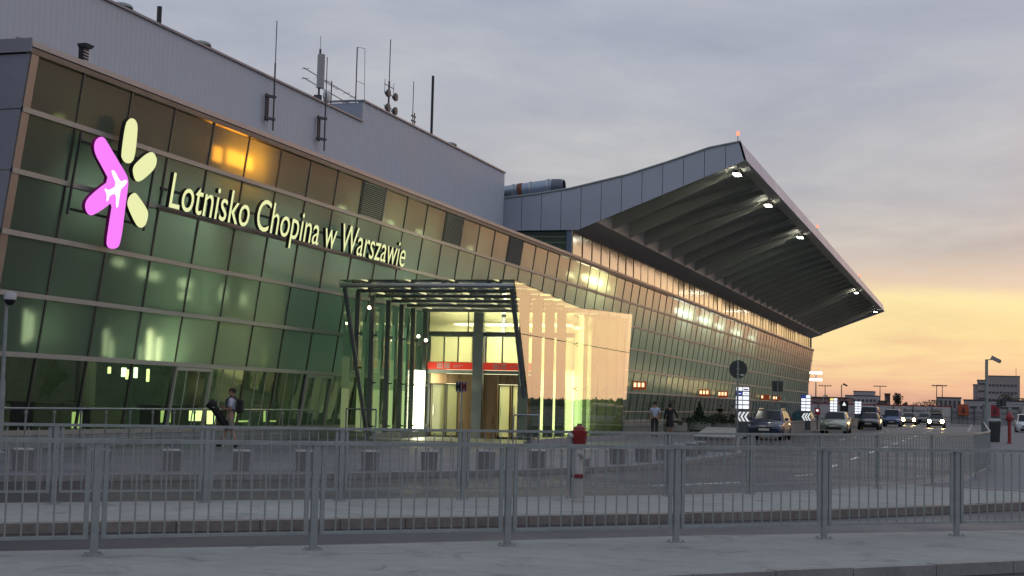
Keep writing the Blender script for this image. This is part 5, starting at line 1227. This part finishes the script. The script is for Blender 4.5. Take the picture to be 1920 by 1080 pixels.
# ------------------------------------------------------------------ background
wallp = mat('weathered hoarding white', (.60, .58, .59), .75, var=.08, scale=.4)
hz = thing('hoarding', 'long white advertising hoarding with a red top line across the end of the road', 'hoarding', (-12, 225, 0))
for k in range(15):
    x = -30 + 1.75 * k
    MB().box(x, 225, .0, x + 1.73, 225.06, 2.42).build('panel', wallp, hz)
MB().box(-30, 224.97, 2.425, -3.75, 225.08, 2.58).build('red_top_line', mat('red line', (.34, .04, .05), .6), hz)
MB().box(-30, 224.98, .95, -3.75, 224.996, 1.0).build('red_lower_line', mat('red thin line', (.30, .08, .08), .6), hz)
for k in range(10): MB().box(-28 + 2.7 * k, 224.8, -.1, -27.9 + 2.7 * k, 224.9, 2.6).build('post', darksteel, hz)
letg = mat('grey print', (.10, .12, .13), .6)
def put_h(u, v, d): return Vector((-10.4 + u, 224.95 + d, 1.62 + v))
letters('Bankiem HSBC', 'letter', put_h, letg, letg, .02, hz, 5.5, .46)
hz2 = thing('site_fence', 'pale boarded site fence with framed panels on the right behind the footway', 'fence', (6, 222, 0))
for k in range(16):
    x = -3.6 + 1.5 * k
    MB().box(x, 222, .0, x + 1.48, 222.05, 2.30 - .02 * (k % 3)).build('panel', mat('pale grey board', (.34, .34, .36), .8, var=.1, scale=.5), hz2)
for k in range(16): MB().box(-3.6 + 1.5 * k, 221.8, -.1, -3.52 + 1.5 * k, 221.88, 2.45).build('post', darksteel, hz2)
MB().bar((-3.6, 221.84, 1.75), (20, 221.84, 1.75), .06).bar((-3.6, 221.84, .9), (20, 221.84, .9), .05).build('rail', darksteel, hz2)
for x, m, l in ((-2.0, mat('orange poster', (.45, .10, .04), .6), 'orange red poster board on the site fence left of the camera post'), (2.25, mat('dark red poster', (.30, .03, .04), .6), 'dark red poster board on the site fence right of the camera post'), (6.6, mat('white red poster', (.5, .38, .38), .6), 'white board with a red edge at the far right of the site fence')):
    t = thing('poster_board', l, 'poster', (x, 221.5, 1.4))
    MB().box(x - .72, 221.6, 1.3, x + .72, 221.66, 2.86).build('board', m, t)
    MB().prism([(x - .3, 221.595, 1.6), (x + .3, 221.595, 1.6), (x + .12, 221.595, 2.2), (x, 221.595, 2.6), (x - .12, 221.595, 2.2)], (0, -.01, 0)).build('print', mat('dark print', (.08, .02, .03), .6), t)
    for dx in (-.6, .6): MB().box(x + dx - .04, 221.66, 0, x + dx + .04, 221.74, 2.8).build('leg', darksteel, t)
for x0, x1 in ((-.5, 1.1), (4.0, 5.6)):
    t = thing('notice_frame', 'empty dark outlined panel %s' % ('between the two red posters' if x0 < 0 else 'right of the dark red poster'), 'frame', (x0, 221.3, 0))
    MB().path([(x0, 221.4, 1.2), (x1, 221.4, 1.2), (x1, 221.4, 2.6), (x0, 221.4, 2.6), (x0, 221.4, 1.2)], .04, 5).build('frame', darksteel, t)
    for x in (x0, x1): MB().bar((x, 221.4, 0), (x, 221.4, 1.2), .06).build('leg', darksteel, t)
t = thing('gantry', 'grey horizontal bar gantry with two dark boxes at the right edge', 'gantry', (4, 200, 0))
MB().tube((1.6, 200, 2.95), (9, 200, 2.95), .09, n=8).build('beam', galvd, t)
for x in (2.7, 5.3): MB().box(x - .1, 199.9, 0, x + .1, 200.1, 2.95).build('post', galvd, t)
for x, z in ((2.55, 2.4), (3.1, 2.6)): MB().box(x - .35, 199.75, z, x + .3, 199.88, z + 1.0).build('dark_box', grb, t)
winm = mat('dark window glass', (.03, .035, .045), .15, spec=.8)
def block(label, boxes, wins, m, cat='building', name='apartment_block', group=None, roofz=None):
    b0 = boxes[0]; t = thing(name, label, cat, ((b0[0] + b0[3]) / 2, b0[1], 0), 0, group)
    for b in boxes:
        MB().box(*b).build('wall', m, t)
        MB().box(b[0] - .15, b[1] - .15, b[5] + .005, b[3] + .15, b[4] + .15, b[5] + .25).build('roof', mat('dark roof', (.06, .05, .05), .8), t)
    for x, y, z, ww, wh in wins:
        f = MB().box(x - ww / 2 - .12, y - .08, z - wh / 2 - .12, x + ww / 2 + .12, y - .01, z + wh / 2 + .12).build('window', mat('window frame grey', (.30, .29, .29), .6), t)
        MB().box(x - ww / 2, y - .11, z - wh / 2, x + ww / 2, y - .085, z + wh / 2).build('pane', winm, f)
    return t
aptm = mat('pale rendered wall', (.36, .35, .37), .85, var=.08, scale=.15)
block('pale apartment block with rows of small dark windows beyond the hoarding', [(-43.2, 520, -.2, -32.4, 534, 6.6), (-40.6, 522, 6.9, -34.0, 533, 8.1)],
      [(x, 520, z, .8, .8) for z in (1.6, 3.3, 5.1) for x in (-41.9, -40.3, -38.7, -37.3, -35.9, -34.6, -33.4)], aptm)
block('dark flat annex right of the pale apartment block', [(-32.2, 521, -.2, -29.6, 530, 5.0)], [(-31.3, 521, 3.4, .9, .6), (-30.3, 521, 3.4, .9, .6)], mat('dark annex wall', (.10, .085, .085), .85), name='annex_building')
block('narrow dark brown tower block beside the poplar tree', [(-29.0, 500, -.2, -27.4, 504, 7.2)], [(-28.5, 500, 5.6, .3, .6), (-27.9, 500, 4.2, .3, .6)], mat('brown tower', (.075, .05, .04), .85), name='tower_block')
block('ribbed grey container building with a brown roof line above the hoarding', [(-8.8, 350, -.2, -3.7, 356, 4.9)], [(-7.9 + .95 * k, 350, 3.6, .5, 1.6) for k in range(5)], mat('container grey', (.30, .275, .27), .7, var=.1), name='container_building')
block('low pale building with a wide flat roof behind the site fence', [(-2.9, 330, -.2, 14, 345, 4.3)], [(-1 + 2.1 * k, 330, 2.9, 1.4, .5) for k in range(7)], mat('low building wall', (.33, .32, .33), .8, var=.08), name='low_building')
block('large stepped grey office building on the right skyline', [(-2.0, 652, -.2, -.4, 680, 13.6), (-.4, 651, -.2, 3.4, 680, 15.5), (3.4, 650, -.2, 16.4, 680, 17.3)],
      [(4.6 + 1.45 * k, 650, z, 1.0, .8) for z in (4.5, 7.5, 10.5, 13.5) for k in range(8)] + [(1.3, 651, z, 2.6, .7) for z in (5, 8, 11, 14)], mat('office block grey', (.30, .265, .27), .8, var=.08, scale=.1), name='office_building')
block('long dull pink building just beyond the end of the terminal', [(-38, 300, -.2, -24.6, 315, 3.9)], [(-30.6 + 1.6 * k, 300, 2.9, .8, .7) for k in range(4)], mat('dull pink wall', (.20, .125, .12), .85, var=.1), name='low_building')
block('dark block at the far right edge behind the shrubs', [(12.4, 420, -.2, 22, 430, 7.5)], [(13.2, 420, 5.5, .6, .6), (14.6, 420, 5.5, .6, .6)], mat('dark block', (.05, .045, .045), .85), name='low_building')
t = thing('rooftop_mast', 'thin red lit mast on the roof of the large office building', 'mast', (15, 651, 17.5))
MB().tube((15, 655, 17.5), (15, 655, 21), .1, n=6).build('mast', darksteel, t)
MB().lathe([(.1, 0), (.25, .1), (.1, .4)], (15, 655, 21), 8).build('beacon', redl_, t)
def flood(x, y, h, label, lit=False, tiers=1, wd=1.6):
    t = thing('floodlight_mast', label, 'mast', (x, y, 0))
    MB().tube((x, y, -.2), (x, y, h), .17, .10, 8).build('pole', darksteel, t)
    for k in range(tiers):
        z = h - k * 1.5
        c = MB().bar((x - wd, y, z), (x + wd, y, z), .12).build('crossarm', darksteel, t)
        for q in range(5):
            xx = x - wd + q * wd / 2
            MB().box(xx - .22, y - .25, z - .05, xx + .22, y, z + .28).build('lamp', lamp_mat('lit floodlight', (1, .96, .8), 45) if lit else darksteel, c)
flood(-33.65, 330, 9.45, 'brightly lit two tier floodlight mast at the end of the terminal', True, 2, 1.0)
flood(-43.2, 450, 8.6, 'unlit floodlight mast left of the pale apartment block')
flood(-27.4, 450, 8.8, 'unlit floodlight mast right of the pale apartment block')
flood(-10.95, 430, 8.95, 'left one of the two unlit floodlight masts over the container building', wd=1.1)
flood(-9.9, 450, 9.3, 'right one of the two unlit floodlight masts over the container building', wd=1.1)
cam_pole(-17.08, 200, 4.9, 'thin distant camera post against the orange sky left of the apartment block', .25, .09, .07, False)
cam_pole(-24.3, 250, 3.9, 'short distant camera post at the foot of the lit floodlight mast', .25, .09, .07, False)
bark = mat('bark', (.06, .045, .035), .9); leafd = mat('dusk foliage', (.045, .05, .025), .85, var=.35, scale=.6)
def tree(x, y, h, wd, label, shape='round', n_=700):
    t = thing('tree', label, 'tree', (x, y, -.2))
    tr = MB().tube((x, y, -.2), (x, y, h * .75), .16 * h / 7, .05, 7)
    rnd = random.Random(int(x * 10))
    for k in range(7):
        a = rnd.uniform(0, 6.28); z = h * rnd.uniform(.2, .6); tr.tube((x, y, z), (x + math.cos(a) * wd * .35, y + math.sin(a) * wd * .35, z + h * .18), .05, .02, 5)
    tr.build('trunk', bark, t)
    cl = [(rnd.gauss(0, .22) * wd, rnd.gauss(0, .22) * wd, h * (.25 + .68 * rnd.random())) for _ in range(14)]
    def pts(r):
        c = r.choice(cl); k = (c[2] / h); s_ = wd * (.26 if shape == 'round' else .20) * (1.15 - .6 * abs(k - .55))
        return (x + c[0] * (1.2 - k * (.5 if shape == 'round' else .8)) + r.gauss(0, s_), y + c[1] + r.gauss(0, s_), min(h * 1.02, c[2] + r.gauss(0, s_ * 1.1)))
    foliage('crown', t, leafd, pts, h * .06, n_)
tree(-20.9, 420, 7.0, 2.2, 'dark poplar like tree above the hoarding', 'tall', 900)
for x, y, h, w_, l in ((-14.9, 380, 3.9, 1.6, 'small round tree above the hoarding lettering, nearer the poplar'), (-11.2, 330, 3.7, 2.4, 'wide low tree above the middle of the hoarding'), (-17.9, 400, 4.4, .8, 'very thin young tree right of the poplar'), (-9.6, 345, 4.2, 2.2, 'round tree at the left end of the container building'),
                       (6.6, 400, 6.4, 3.2, 'broad dark tree in front of the large office building'), (10.4, 405, 5.6, 4.2, 'dark bushy tree right of the broad one at the right edge'), (2.6, 410, 5.0, 1.6, 'slim tree just right of the camera post'), (-25.5, 415, 3.6, 2.6, 'low tree under the dark tower block'), (-30, 410, 3.2, 2.6, 'low tree in front of the dark annex')):
    tree(x, y, h, w_, l)
# distant treeline
rnd = random.Random(5); tl = MB(); v0, f0 = ico(1, 1)
for k in range(900):
    x = rnd.uniform(-260, 300); y = rnd.uniform(760, 900); s_ = rnd.uniform(1.5, 3.6)
    tl.add([(x + v[0] * s_ * rnd.uniform(.8, 1.3), y + v[1] * s_, 1.5 + v[2] * s_ * rnd.uniform(.6, 1.25)) for v in v0], f0)
tag(tl.build('distant_treeline', leafd), kind='stuff')
for k, (x, y) in enumerate(((-18.4, 395), (-15.9, 300), (-13.3, 360))):
    pass
